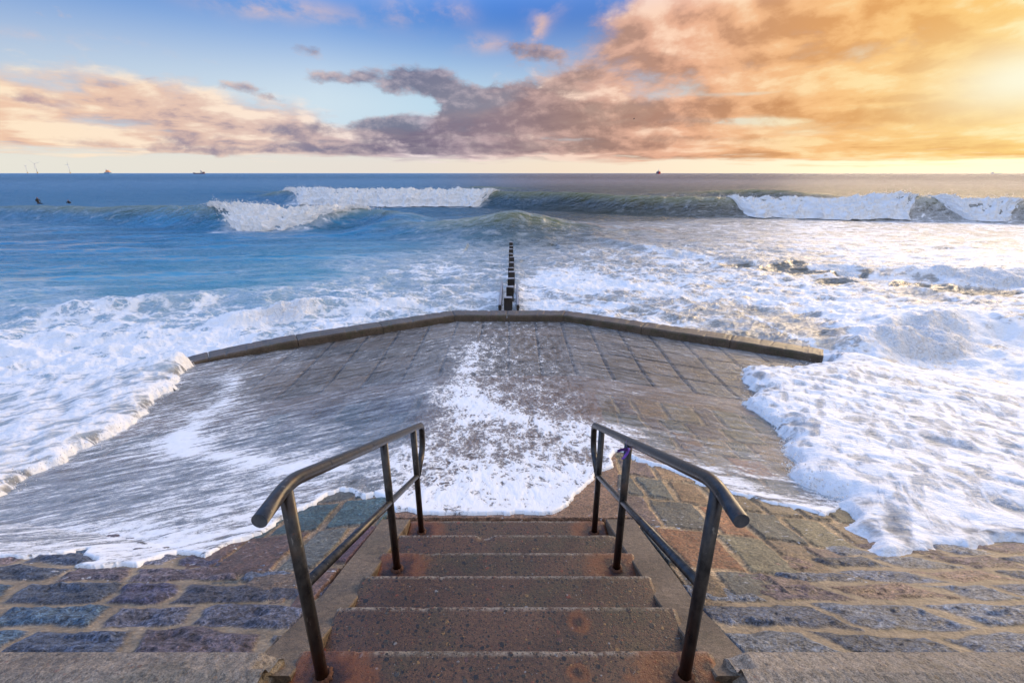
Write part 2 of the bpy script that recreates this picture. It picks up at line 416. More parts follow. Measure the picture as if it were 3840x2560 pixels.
# ---- sloping walls left and right of the steps
def slope_wall(side, label):
    n1, n2 = 620, 330
    tt = np.linspace(0, 1, n1)
    xs = .80 + (.006 * n1 * .9) * tt + 8.0 * tt ** 3.2
    ys = np.linspace(1.15, 4.6, n2) if False else 1.15 + 1.5 * np.linspace(0, 1, n2) + 2.4 * np.linspace(0, 1, n2) ** 3
    x, y = np.meshgrid(xs, ys); x = x.ravel(); y = y.ravel()
    s = (y - 1.17) * math.hypot(1, .56)
    wx = fbm(x * 2.2, s * 2.2, 3, 3 if side > 0 else 5) * .10; wy = fbm(x * 1.9, s * 2.3, 3, 13 if side > 0 else 15) * .085
    g = np.random.default_rng(21 if side > 0 else 42)
    rows = np.concatenate([[-.3, .02], .02 + np.cumsum(g.uniform(.22, .32, 22))])
    idn, e, r = courses(x + wx, s + wy, rows, 4 if side > 0 else 9, .34, .66, .12, -1. if side > 0 else 1.)
    ero = fbm(x * 7, s * 7, 3, 33) * .026 + fbm(x * 2.7, s * 3.1, 2, 34) * .022
    mj = (.020 + .016 * _rid[idn, 2]) * (1.1 if side > 0 else .85)
    core = sst(mj - .006, mj + .016, e + ero); dome = sst(mj - .01, mj + .05, e + ero)
    rough_ = fbm(x * 6, s * 9, 5, 51, .66)
    cleft = np.minimum(0, perlin(x * 3.1 + _rid[idn, 3] * 9, s * 7.3, 61) + .12)
    z = revz(y) + core * .004 + (.72 if side > 0 else .9) * dome * (.010 + .018 * _rid[idn, 3] + .036 * rough_ + .046 * cleft) + .006 * fbm(x * 18, s * 18, 3, 71)
    if side > 0:
        cols = [(.075, .085, .105), (.10, .11, .125), (.055, .065, .08), (.10, .105, .115), (.085, .06, .065), (.145, .15, .155), (.17, .105, .075), (.08, .09, .11)]
        mort = np.array([.36, .262, .158])
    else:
        cols = [(.060, .072, .098), (.078, .080, .102), (.050, .062, .090), (.098, .080, .092), (.14, .135, .14), (.19, .145, .145), (.065, .062, .095), (.05, .08, .115)]  # bluish cast: sky light on wet stone put into the stone colours
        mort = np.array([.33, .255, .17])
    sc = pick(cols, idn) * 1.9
    # a mossy rim where stone and mortar meet
    rim = np.exp(-((e + ero - mj) / .010) ** 2) * sst(.0, .4, fbm(x * 2.3, s * 2.3, 2, 81))
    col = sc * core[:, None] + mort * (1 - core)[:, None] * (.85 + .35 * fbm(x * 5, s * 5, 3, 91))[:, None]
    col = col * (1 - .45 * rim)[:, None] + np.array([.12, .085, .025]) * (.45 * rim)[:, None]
    z = z - .12 * sst(.915, .895, x - .028 * (y - 1.17)) * (y < 2.75)
    V = np.stack([side * x + XC, y, z], 1)
    if side < 0:
        V = V.reshape(n2, n1, 3)[:, ::-1].reshape(-1, 3); col = col.reshape(n2, n1, 3)[:, ::-1].reshape(-1, 3); core = core.reshape(n2, n1)[:, ::-1].ravel()
    root = empty('sea_wall', (side * 3., 1.2, 2.4)); tag(root, label, 'sea wall')
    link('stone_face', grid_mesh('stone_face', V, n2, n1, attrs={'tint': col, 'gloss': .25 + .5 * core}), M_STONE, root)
    return root

# ---- the fan-shaped apron: pavers by the kerb, a concrete band, masonry, plain concrete in the middle
def apron():
    nc, nr = 1250, 560
    a = np.linspace(R(-66), R(66), nc); rr = 1.9 * (17.5 / 1.9) ** np.linspace(0, 1, nr)
    aa, r2 = np.meshgrid(a, rr); x = (np.sin(aa) * r2).ravel(); y = (np.cos(aa) * r2).ravel()
    Yv = yeff(x, y); zb = np.maximum(fanz(Yv), -1.2)
    A = (x - XC) / (1 + .030 * (Yv - 8.))
    z = zb.copy(); n = len(x); col = np.zeros((n, 3)); gloss = np.full(n, .52)
    wob = fbm(x * 1.7, y * 1.7, 3, 5)
    # outer pavers
    m = Yv > 8.03
    ro = np.array([8.03, 9.1, 10.2, 11.3, 12.35, 13.2, 14.4, 15.6, 17., 19, 22, 30])
    au = A[m] + wob[m] * .012; su = Yv[m] + fbm(x[m] * 2, y[m] * 2, 2, 8) * .02
    kx = np.floor((au + .05) / .655); fx = (au + .05) / .655 - kx
    ex = np.minimum(fx, 1 - fx) * .655
    shift = (np.mod(kx, 2) * .0)
    su = su + .10 * (_rid[(kx.astype(int) + 70) & 4095, 1] - .5) * (np.abs(su - 8.03) > .3)
    rk = np.clip(np.searchsorted(ro, su) - 1, 0, len(ro) - 2); ey = np.minimum(su - ro[rk], ro[rk + 1] - su)
    idn = ((kx.astype(int) + 50) * 37 + rk * 911) & 4095
    jx = sst(.012, .040, ex + .010 * wob[m]); jy = sst(.012, .045, ey + .008 * wob[m])
    j = jx * jy
    groove = np.abs(np.mod(fx * 4, 1) - .5)            # chiselled grooves down some pavers
    gr = (1 - sst(.03, .12, .5 - groove)) * (_rid[idn, 2] > .45) * (np.abs(A[m]) > .9) * sst(.0, .05, fx * .655 - .03) * sst(0, .05, (1 - fx) * .655 - .03)
    pc = pick([(.225, .150, .090), (.175, .130, .086), (.24, .16, .092), (.19, .145, .10), (.25, .18, .115)], idn)
    pc *= (1 - .35 * gr)[:, None]
    col[m] = pc * .8 * j[:, None] + np.array([.012, .012, .014]) * (1 - j)[:, None]
    z[m] += -.045 * (1 - j) - .007 * gr + .008 * (_rid[idn, 3] - .5) + .006 * fbm(x[m] * 9, y[m] * 9, 3, 12)
    # concrete band
    m2 = (Yv <= 8.03) & (Yv > 7.08)
    col[m2] = np.array([.25, .155, .10]) * (1 + .25 * fbm(x[m2] * 1.5, y[m2] * 3, 4, 14))[:, None]
    z[m2] += .003 * fbm(x[m2] * 12, y[m2] * 12, 3, 15)
    # inner masonry
    m3 = Yv <= 7.08
    xm, ym, Ym, Am = x[m3], y[m3], Yv[m3], A[m3]
    g = np.random.default_rng(5)
    rows = np.concatenate([[0., 1.45], 1.45 + np.cumsum(np.concatenate([g.uniform(.46, .70, 6), g.uniform(.6, .85, 4)]))]); rows = rows[rows < 6.8]; rows = np.append(rows, 7.08)
    mw = sst(7.08, 6.9, Ym)
    idn, e, rw = courses(Am + .05 * fbm(xm * 1.3, ym * 1.3, 3, 23), Ym + .07 * mw * fbm(xm * 1.1, ym * 1.4, 3, 25), rows, 17, .26, .50, .14, 0.)
    ero = fbm(xm * 8, ym * 8, 3, 35) * .016 + fbm(xm * 2.6, ym * 2.6, 2, 36) * .018
    mj = .014 + .014 * _rid[idn, 2]
    core = sst(mj - .006, mj + .018, e + ero)
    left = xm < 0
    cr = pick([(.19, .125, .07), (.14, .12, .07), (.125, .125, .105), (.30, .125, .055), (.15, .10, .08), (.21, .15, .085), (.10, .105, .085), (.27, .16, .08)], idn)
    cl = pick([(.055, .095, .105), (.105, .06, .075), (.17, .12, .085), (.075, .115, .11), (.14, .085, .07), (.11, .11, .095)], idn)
    sc = np.where(left[:, None], cl, cr)  # stone colours, partly tinted by painted skylight: cooler left, warmer right
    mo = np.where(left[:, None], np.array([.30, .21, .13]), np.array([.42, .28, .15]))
    moss = sst(.12, .5, fbm(xm * 1.9, ym * 1.9, 3, 45))
    mo = mo * (1 - .55 * moss)[:, None] + np.array([.10, .085, .03]) * (.55 * moss)[:, None]
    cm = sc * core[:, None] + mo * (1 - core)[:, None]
    zm = core * (.013 + .012 * _rid[idn, 3] + .011 * fbm(xm * 9, ym * 9, 5, 55, .6) + .014 * np.minimum(0, perlin(xm * 5 + _rid[idn, 1] * 7, ym * 5, 57) + .1)) - .012
    # plain concrete panel between the hips
    hw = np.interp(Ym, [2.4, 3.2, 4.6, 7.1], [.90, .93, 1.22, 1.42])
    pan = sst(.012, -.012, np.abs(Am * (1 + .03 * (Ym - 8))) - hw + .02 * fbm(xm * 3, ym * 3, 2, 65))
    pc = np.array([.235, .13, .078]) * (1 + .22 * fbm(xm * 2.1, ym * 2.1, 4, 66))[:, None]
    seam = sst(.0, .02, np.abs(Ym - 3.55)) * sst(0., .02, np.abs(Ym - 5.4))
    pc = pc * (.6 + .4 * seam)[:, None]
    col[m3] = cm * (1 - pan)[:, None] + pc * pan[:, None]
    z[m3] += zm * (1 - pan) + pan * (.004 * fbm(xm * 14, ym * 14, 3, 67) - .004 * (1 - seam))
    # keep clear of the stairs and their side slabs
    st = (np.abs(x - XC) < .98) & (y < 2.885)
    z[st] -= sst(2.885, 2.855, y[st]) * sst(.95, .925, np.abs(x[st] - XC)) * .5
    V = np.stack([x, y, z], 1)
    zz = z.reshape(nr, nc); low = (zb < revz(y) - .12).reshape(nr, nc)
    keep = ~(low[:-1, :-1] & low[1:, 1:] & low[:-1, 1:] & low[1:, :-1])
    o = link('stone_apron', grid_mesh('stone_apron', V, nr, nc, keep, {'tint': np.clip(col, 0, 1), 'gloss': gloss}), M_APRON)
    return tag(o, 'fan shaped stone paved apron sloping from the steps to the sea', 'paved slope', kind='structure')
apron()
wall_r = slope_wall(1, 'sloping grey stone sea wall with sandy mortar beneath the right handrail, lit warm')
wall_l = slope_wall(-1, 'sloping dark stone sea wall with blue sky light painted in, left of the steps, beside the lapping foam')

# ---- concrete
def concrete(name, base, peb=0., scale=1., rust=(), green=0., rough=.75, bump_d=.004, warm=None):
    m, t = mat(name); g = t.geo()
    n1 = t.noise(g, 2.3, 5, .6); n2 = t.noise(g, 60 * scale, 6, .65); n3 = t.noise(g, 260 * scale, 2, .6)
    col = t.mix(t.ss(.3, .7, n1), tuple(b * .72 for b in base), tuple(min(1, b * 1.25) for b in base))
    k = t.mul(t.lin(.32, .68, .55, 1.45, n2), t.lin(.3, .7, .6, 1.4, n3))
    col = t.mix(1., col, t.xyz(k, k, k), 'MULTIPLY')
    h = t.add(n2, t.mul(n3, .5))
    if green:
        wn = t.mul(t.attr('worn_lit'), t.ss(.35, .6, t.noise(g, 45, 4, .6)))
        col = t.mix(t.mul(wn, .75), col, (.42, .33, .23))  # pale worn nosing, with its sky highlight painted into the colour
        gm = t.mul(t.ss(.48, .66, t.noise(g, 3.4, 6, .65)), green)
        col = t.mix(gm, col, (.055, .06, .022))
    if peb:
        gw = t.vm('ADD', g, t.vm('SCALE', t.vm('SUBTRACT', t.noise(g, 40, 2, .5, color=True), (.5, .5, .5)), .012))
        for sc, th, frac in ((25., .36, .66), (42., .40, .42), (85., .42, .35), (170., .45, .3)):
            v = t.n('ShaderNodeTexVoronoi', feature='F1'); t.put(v.inputs['Vector'], gw); t.put(v.inputs['Scale'], sc)
            rc = t.sep(v.outputs['Color'])
            size = t.lin(frac, 1., th * .35, th * 1.1, rc[0])
            msk = t.ss(0., -.07, t.sub(v.outputs['Distance'], size))
            msk = t.mul(msk, t.m('GREATER_THAN', rc[0], frac))
            pc = t.ramp(rc[1], [(0., (.012, .012, .014)), (.45, (.02, .018, .018)), (.58, (.045, .032, .022)), (.68, (.09, .045, .03)), (.74, (.035, .035, .028)), (.80, (.22, .055, .025)), (.85, (.12, .055, .045)), (.9, (.28, .15, .05)), (.935, (.24, .22, .20)), (.955, (.06, .055, .05))], 'CONSTANT')
            col = t.mix(t.mul(msk, peb), col, pc); h = t.add(h, t.mul(msk, .35))
    for (rx, ry, rz, rad, amt) in rust:
        d = t.vm('DISTANCE', g, (rx, ry, rz))
        d = t.add(d, t.mul(t.sub(t.noise(g, 14, 5, .7), .5), rad * 1.1))
        mk = t.mul(t.ss(rad, rad * .25, d), amt)
        rc = t.mix(t.ss(rad * .75, rad * .15, d), (.33, .092, .016), (.030, .010, .006))
        col = t.mix(mk, col, rc)
    nm = t.bump(h, .8, bump_d)
    ro = t.lin(.3, .7, rough - .18, rough + .1, n2)
    out(t, princ(t, col, ro, .45, 0., nm)); return m

# ---- steps
NOSE = [(1.234 + .325 * i, 2.746 - .1632 * i) for i in range(-1, 6)]     # far edges of the treads, from the top
POSTY = [1.135, 2.085, 2.735]; POSTX = (-.663, .602)
def tread_z(y):
    for ny, nz in NOSE:
        if y <= ny: return nz
    return NOSE[-1][1]
RUST = []
for px in POSTX:
    for py in POSTY: RUST.append((px, py, tread_z(py), .22, 1.))
RUST += [(.29, 1.475, tread_z(1.475), .07, .9), (.235, 1.15, tread_z(1.15), .055, .85), (.70, 1.17, tread_z(1.17), .06, .9)]
M_STEP = concrete('step_concrete', (.108, .052, .026), peb=.98, scale=1., rust=RUST, green=.38, rough=.46, bump_d=.005)
M_SLAB = concrete('slab_concrete', (.155, .112, .074), peb=.15, scale=.6, rough=.75, bump_d=.003, green=.12)
M_COPING = concrete('coping_concrete', (.27, .215, .16), peb=.35, scale=.7, rough=.7, bump_d=.007, green=.25)
M_KERB = concrete('kerb_concrete', (.105, .078, .055), scale=.6, rough=.5, bump_d=.008, green=.45)
def step_block(x0, x1, y0, y1, z1, h, seed):
    bm = bmesh.new(); nx, ny = 90, 20
    # top with rounded, slightly broken far edge, then the riser below it
    prof = [(y0, z1)] + [(y0 + (y1 - .014 - y0) * k / ny, z1) for k in range(1, ny + 1)]
    prof += [(y1 - .014 + .014 * math.sin(k * math.pi / 10), z1 - .014 + .014 * math.cos(k * math.pi / 10)) for k in range(1, 6)] + [(y1 - .004, z1 - h)]
    rows = []
    for i in range(nx + 1):
        x = x0 + (x1 - x0) * i / nx; row = []
        for k, (y, z) in enumerate(prof):
            e = perlin(x * 9 + seed * 3.7, seed * 1.3 + .1 * 0, 5) + .6 * perlin(x * 31 + seed, seed * 2.1, 6)
            c = float(max(0, e - .45)) * .010 if k > ny - 3 else 0.
            if seed == 6 and k > ny - 3: c += .022 * max(0., 1 - abs((x - x0) / (x1 - x0) - .40) / .035) ** .5
            endr = min(1, min(x - x0, x1 - x) / .02)
            zz = z - c * .6 - (1 - endr) ** 2 * .012 + (float(perlin(x * 4 + seed, y * 6, 9)) * .0025 if k <= ny else 0)
            row.append(bm.verts.new((x + float(perlin(y * 12, seed * 5.5, 3)) * .006 * (1 - endr), y - c, zz)))
        rows.append(row)
    for a, b in zip(rows, rows[1:]):
        for k in range(len(prof) - 1): bm.faces.new((a[k], b[k], b[k + 1], a[k + 1]))
    for row, s in ((rows[0], 1), (rows[-1], -1)):
        base = [bm.verts.new((v.co.x, v.co.y, z1 - h)) for v in row[:-1]]
        for k in range(len(row) - 2):
            f = (row[k], row[k + 1], base[k + 1], base[k]); bm.faces.new(f if s > 0 else tuple(reversed(f)))
        f = (row[-2], row[-1], base[-1]); bm.faces.new(f if s > 0 else tuple(reversed(f)))
    me = bm_mesh(bm); at_ = me.attributes.new('worn_lit', 'FLOAT', 'POINT'); n_ = len(prof)
    wv = np.zeros(len(me.vertices)); q_ = np.arange((nx + 1) * n_) % n_; wv[:len(q_)] = (q_ >= ny) & (q_ <= ny + 3)
    at_.data.foreach_set('value', wv.astype(np.float32)); return me
stair = tag(empty('concrete_stairs', (XC, 1.2, 2.6)), 'brown pebbly concrete steps with rust stains leading down to the foam', 'steps')
SW = [(-.80, .75), (-.786, .735), (-.784, .728), (-.788, .728), (-.792, .732), (-.775, .705), (-.772, .70)]
for i, (ny, nz) in enumerate(NOSE):
    y0 = ny - .345
    link('step', step_block(SW[i][0], SW[i][1], y0, ny, nz, .20, i + 1), M_STEP, stair, smooth=False)
for s in (-1, 1):
    bm = bmesh.new()
    def sx(y, o): return XC + s * ((.735 if o == 0 else .905 + .045 * (y - 1.17) / 1.6))
    y0, y1 = 1.12, 2.84
    pr = [(y0, sx(y0, 0), sx(y0, 1)), (y1, sx(y1, 0), sx(y1, 1))]
    vs = []
    N = 24
    for k in range(N + 1):
        y = y0 + (y1 - y0) * k / N; zt = max(revz(y), float(fanz(y)) - .004) + .014
        rowv = []
        for (o, dz) in ((0, -.3), (0, -.006), (.03, 0), (.97, 0), (1, -.008), (1, -.3)):
            x = sx(y, 0) + (sx(y, 1) - sx(y, 0)) * o
            rowv.append(bm.verts.new((x, y, zt + dz + .0025 * float(perlin(x * 6, y * 6, 2)))))
        vs.append(rowv)
    for a, b in zip(vs, vs[1:]):
        for k in range(5):
            f = (a[k], a[k + 1], b[k + 1], b[k]); bm.faces.new(f if s > 0 else tuple(reversed(f)))
    for rowv, d in ((vs[0], 1), (vs[-1], -1)):
        f = tuple(rowv) if d * s < 0 else tuple(reversed(rowv)); bm.faces.new(f)
    bmesh.ops.recalc_face_normals(bm, faces=bm.faces)
    link('side_slab', bm_mesh(bm), M_SLAB, stair, smooth=False)

# ---- coping along the top of each wall
def coping(side, root):
    bm = bmesh.new(); x0, x1 = .80, 8.5; nx = 420
    prof = [(1.190, 2.45), (1.190, 2.785), (1.186, 2.797), (1.176, 2.803), (1.112, 2.828), (1.100, 2.834), (1.085, 2.838), (.95, 2.842), (.6, 2.846), (.2, 2.848), (.2, 2.45)]
    rows = []
    for i in range(nx + 1):
        f = i / nx; x = x0 + (x1 - x0) * f ** 2.2
        row = []
        cut = 0.
        for k, (y, z) in enumerate(prof):
            chip = 0.
            if k in (3, 4, 5, 6): chip = .002 * float(perlin(x * 40, k * 1.7, 8))
            ex = (1 - sst(0, .07, x - x0)) * (.03 if k in (1, 2, 3, 4) else .0)
            xx = x + (0.10 * max(0, (1.19 - y) / .12) if i == 0 and side < 0 and y > 1.05 else 0)
            row.append(bm.verts.new((side * (x + (.035 * float(fbm(y * 14, z * 14, 3, 6)) + .05 * min(1, max(0., 1.19 - y) / .1) if i == 0 else 0)) + XC, y - chip * .5, z - chip - ex)))
        rows.append(row)
    for a, b in zip(rows, rows[1:]):
        for k in range(len(prof) - 1): bm.faces.new((a[k], a[k + 1], b[k + 1], b[k]))
    bm.faces.new(rows[0]); bm.faces.new(rows[-1])
    bmesh.ops.recalc_face_normals(bm, faces=bm.faces)
    link('coping', bm_mesh(bm), M_COPING, root, smooth=False)
coping(1, wall_r); coping(-1, wall_l)

# ---- promenade behind and below the viewer
bm = bmesh.new(); bm_box(bm, -40, 40, -30, .55, 2.0, 2.72)
tag(link('promenade', bm_mesh(bm), M_SLAB, smooth=False), kind='structure', label='concrete promenade behind the steps', cat='pavement')

# ---- kerb round the foot of the apron
kerb = tag(empty('concrete_kerb', (0, 13.3, .3)), 'low brown concrete kerb bending round the foot of the apron', 'kerb')
KP = [(-8.6, 8.75), (-7.0, 9.98), (-5.34, 10.93), (-3.5, 12.02), (-1.69, 13.08), (-.15, 13.08), (1.50, 13.08), (3.5, 11.98), (5.43, 10.90), (7.1, 9.86)]
def inner(i):
    return Vector((*KP[i], 0))
def outer(i):
    a = Vector((*KP[max(i - 1, 0)], 0)); b = Vector((*KP[i], 0)); c = Vector((*KP[min(i + 1, len(KP) - 1)], 0))
    d1 = (b - a).normalized() if i else (c - b).normalized(); d2 = (c - b).normalized() if i < len(KP) - 1 else d1
    n1 = Vector((-d1.y, d1.x, 0)); n2 = Vector((-d2.y, d2.x, 0)); n = (n1 + n2).normalized()
    return b + n * (.52 / max(.5, n.dot(n1)))
for i in range(len(KP) - 1):
    bm = bmesh.new(); N = 40
    a, b = inner(i), inner(i + 1); c, d = outer(i), outer(i + 1); gap = (b - a).normalized() * .006
    a, c, b, d = a + gap, c + gap, b - gap, d - gap
    drop = .04 * max(0, 2 - i) ** 1.3
    rows = []
    for k in range(N + 1):
        f = k / N; p = a.lerp(b, f); q = c.lerp(d, f); row = []
        dz = -(.11 * max(0, 2 - i - f) ** 1.4)
        er = min(1, min(f, 1 - f) * (b - a).length / .03)
        for (o, z) in ((-.004, -.2), (-.002, .1), (0, .455), (.02, .487), (.06, .5), (.5, .503), (.94, .5), (.985, .48), (1., .44), (1., -.3)):
            w = p.lerp(q, o)
            ch = float(max(0, fbm(f * 14 + i * 9, z * 3 + o * 4, 3, 5) - .12)) * .05 if .4 < z else 0.
            row.append(bm.verts.new((w.x + float(perlin(f * 40 + i, z * 12, 3)) * .004, w.y + ch * .6, z + dz - ch - (1 - er) ** 2 * .012 + .004 * float(perlin(f * 9 + i * 3, o * 4, 1)))))
        rows.append(row)
    for r1, r2 in zip(rows, rows[1:]):
        for k in range(len(r1) - 1): bm.faces.new((r1[k], r1[k + 1], r2[k + 1], r2[k]))
    bm.faces.new(rows[0]); bm.faces.new(list(reversed(rows[-1])))
    bmesh.ops.recalc_face_normals(bm, faces=bm.faces)
    link('kerb_block', bm_mesh(bm), M_KERB, kerb, smooth=False)

# ---------------------------------------------------------------- handrails
def rail_mat(name, rusty):
    m, t = mat(name); g = t.geo()
    n = t.noise(t.vm('MULTIPLY', g, (1., 1., .5)), 38, 6, .65); n2 = t.noise(g, 7, 4, .6)
    col = t.mix(t.ss(.35, .7, n), (.020, .020, .022), (.060, .055, .052))
    col = t.mix(t.mul(t.ss(.55, .72, n2), .5), col, (.075, .048, .032))
    if rusty:
        gz = t.sep(t.n('ShaderNodeTexCoord').outputs['Generated'])[2]
        rm = t.ss(.30, .05, t.add(gz, t.mul(t.sub(t.noise(g, 22, 5, .7), .5), .35)))
        col = t.mix(t.mul(rm, .85), col, (.085, .028, .012))
    rp = t.ss(.62, .70, t.noise(g, 33, 5, .7)); col = t.mix(t.mul(rp, .6), col, (.10, .042, .022))
    sp = t.ss(.66, .72, t.noise(t.vm('MULTIPLY', g, (1., 1., .35)), 75, 3, .5))
    col = t.mix(t.mul(sp, .45), col, (.24, .22, .20))
    out(t, princ(t, col, t.lin(.3, .7, .24, .45, n), .6, .55, t.bump(n, .25, .002))); return m
M_RAIL = rail_mat('weathered_steel', 0.); M_POST = rail_mat('weathered_post', 1.)
M_RUST = simple('rusty_collar', (.10, .04, .02), .9, 0., .5, 60, .004)
def handrail(px, label):
    root = tag(empty('handrail', (px, POSTY[1], 2.2)), label, 'handrail')
    zt = lambda y: CAMZ - .862 - .4665 * (y - 1.135)
    zm = lambda y: zt(y) - .375
    bm = bmesh.new()
    path = round_path([(px, .99, zt(1.135) + .004), (px, 1.165, zt(1.135)), (px, 3.0, zt(3.0)), (px, 2.985, zt(3.0) - .19), (px, 2.76, zm(2.76))], [0, .075, .05, .16, 0], 10)
    tube(bm, path, .0215, 24)
    for f in bm.faces:
        if len(f.verts) > 4 and f.calc_center_median().y < 1.05:
            bmesh.ops.inset_individual(bm, faces=[f], thickness=.004, depth=-.003); break
    link('top_rail', bm_mesh(bm), M_RAIL, root)
    bm = bmesh.new(); tube(bm, [(px, 1.135, zm(1.135)), (px, 2.735, zm(2.735))], .0175, 20)
    link('middle_rail', bm_mesh(bm), M_RAIL, root)
    for y in POSTY:
        z0 = tread_z(y); bm = bmesh.new()
        tube(bm, [(px, y, z0 - .05), (px, y, zt(y) - .004)], .0205, 20)
        post = link('post', bm_mesh(bm), M_POST, root)
        bm = bmesh.new(); rg = []
        for k in range(28):
            a = k * 2 * math.pi / 28; w = 1 + .25 * float(perlin(k * .9, y * 7 + px, 3))
            rg.append([bm.verts.new((px + math.cos(a) * r_, y + math.sin(a) * r_, z0 + h_)) for r_, h_ in ((.020, .004), (.0235, .012 * w), (.029 * w, .011 * w), (.036 * w, .001))])
        for k in range(28):
            a_, b_ = rg[k], rg[(k + 1) % 28]
            for j in range(3): bm.faces.new((a_[j], b_[j], b_[j + 1], a_[j + 1]))
        o = link('rust_collar', bm_mesh(bm), M_RUST, post)
    return root, zt
_, ztop = handrail(POSTX[0], 'dark steel handrail on the left side of the steps, bare of any ribbon')
handrail(POSTX[1], 'dark steel handrail with a purple ribbon tied round it')

# purple ribbon on the right rail, by the middle post
m, t = mat('ribbon_satin'); n = t.noise(t.geo(), 90, 3, .5)
M_RIB = m; out(t, princ(t, t.mix(n, (.19, .07, .48), (.36, .20, .70)), .35, .5, 0., None))
rib = tag(empty('ribbon', (POSTX[1], 2.085, ztop(2.085))), 'purple ribbon tied in a small bow around the right handrail', 'ribbon')
def strip(pts, w, wd):
    bm = bmesh.new(); wd = Vector(wd).normalized() * w; A_ = []
    for k, p in enumerate(pts):
        p = Vector(p); s = 1.
        A_.append((bm.verts.new(p - wd * s), bm.verts.new(p + wd * s)))
    for a, b in zip(A_, A_[1:]): bm.faces.new((a[0], a[1], b[1], b[0]))
    o = bmesh.ops.solidify(bm, geom=bm.faces[:], thickness=.0012); return bm_mesh(bm)
ry = 2.045; rz = ztop(ry); rx = POSTX[1]
link('loop', strip([(rx + .0245 * math.cos(k * math.pi / 12), ry + .0245 * math.sin(k * math.pi / 12) * .42, rz + .0245 * math.sin(k * math.pi / 12)) for k in range(25)], .005, (0, 1, -.46)), M_RIB, rib)
bm = bmesh.new(); bmesh.ops.create_icosphere(bm, subdivisions=2, radius=.009, matrix=Matrix.Translation((rx - .012, ry - .012, rz - .026)))
link('knot', bm_mesh(bm), M_RIB, rib)
kx, ky, kz = rx - .014, ry - .018, rz - .027
link('tail', strip([(kx, ky, kz), (kx - .02, ky - .006, kz + .007), (kx - .04, ky - .008, kz + .006), (kx - .058, ky - .006, kz - .004)], .0085, (.1, .2, 1)), M_RIB, rib)
link('tail', strip([(kx, ky, kz), (kx - .008, ky - .008, kz - .015), (kx - .018, ky - .010, kz - .032), (kx - .028, ky - .008, kz - .048)], .0085, (1, .2, -.25)), M_RIB, rib)

# ---------------------------------------------------------------- timber groyne
def wood():
    m, t = mat('wet_timber'); g = t.geo()
    n = t.noise(t.vm('MULTIPLY', g, (14., 14., 1.6)), 3, 6, .65); n2 = t.noise(g, 3, 4, .6)
    col = t.mix(t.ss(.3, .7, n), (.006, .005, .005), (.026, .019, .013))
    col = t.mix(t.mul(t.ss(.55, .7, n2), .5), col, (.040, .030, .012))
    nz = t.sep(t.geo('Normal'))[2]
    col = t.mix(t.ss(.55, .9, nz), col, (.30, .30, .32))           # upward faces of posts and planks paler
    out(t, princ(t, col, .42, .5, 0., t.bump(n, .6, .02))); return m
M_WOOD = wood()
GP = [(-.12, 14.55, .264), (-.07, 16.0, .254), (-.03, 17.4, .255), (-.01, 18.9, .256), (-.05, 19.75, .238), (-.02, 21.05, .209), (-.02, 22.25, .22), (-.06, 23.4, .206), (-.05, 24.6, .21), (-.04, 25.75, .211), (-.045, 26.9, .2)]
ORD = ['nearest to the kerb', 'second out from the kerb', 'third out from the kerb', 'fourth out from the kerb', 'fifth out from the kerb', 'sixth out from the kerb', 'seventh out from the kerb', 'eighth out from the kerb', 'third from the seaward end', 'second from the seaward end', 'outermost at the seaward end']
for i, (x, y, w) in enumerate(GP):
    bm = bmesh.new(); top = .66 + random.uniform(-.05, .05) * (i > 0)
    tw = random.uniform(-.06, .06)
    bm_box(bm, -w / 2, w / 2, -.13, .13, -1.6, 0)
    bmesh.ops.bevel(bm, geom=bm.edges[:], offset=.014, segments=2, affect='EDGES')
    bmesh.ops.rotate(bm, verts=bm.verts, matrix=Matrix.Rotation(tw, 3, 'Z'))
    bmesh.ops.translate(bm, verts=bm.verts, vec=(x, y, top))
    for vtx in bm.verts:
        if vtx.co.z > top - .1: vtx.co.z += .018 * float(perlin(vtx.co.x * 9 + i, vtx.co.y * 9, 4)); vtx.co.x += .012 * float(perlin(i * 3.1, vtx.co.z * 5, 3))
    o = link('groyne_post', bm_mesh(bm), M_WOOD, smooth=False)
    tag(o, 'square dark timber groyne post, ' + ORD[i], 'post', 'timber groyne posts in a line out to sea')
for s, x0, x1, yy, lab in ((-1, -.43, -.345, (14.25, 18.6), 'wet plank wall along the left side of the groyne posts'), (1, .145, .225, (14.3, 18.3), 'dark plank wall along the right side of the groyne posts')):
    root = tag(empty('plank_wall', (x0, 16, .2)), lab, 'plank wall')
    for k in range(4):
        bm = bmesh.new(); z0 = -.42 + k * .225
        bm_box(bm, x0 + random.uniform(-.012, .012), x1, yy[0] + random.uniform(0, .12), yy[1] - random.uniform(0, .4) - .25 * k, z0, z0 + .213)
        bmesh.ops.bevel(bm, geom=bm.edges[:], offset=.012, segments=2, affect='EDGES')
        link('plank', bm_mesh(bm), M_WOOD, root, smooth=False)
    for y in [q[1] for q in GP[:3]]:
        for z in (.08, .33):
            bm = bmesh.new(); xx = x0 - .02 if s < 0 else x1 + .02
            tube(bm, [(xx, y, z), (xx + .04 * (1 if s < 0 else -1), y, z)], .022, 8)
            link('bolt', bm_mesh(bm), M_RUST, root, smooth=False)

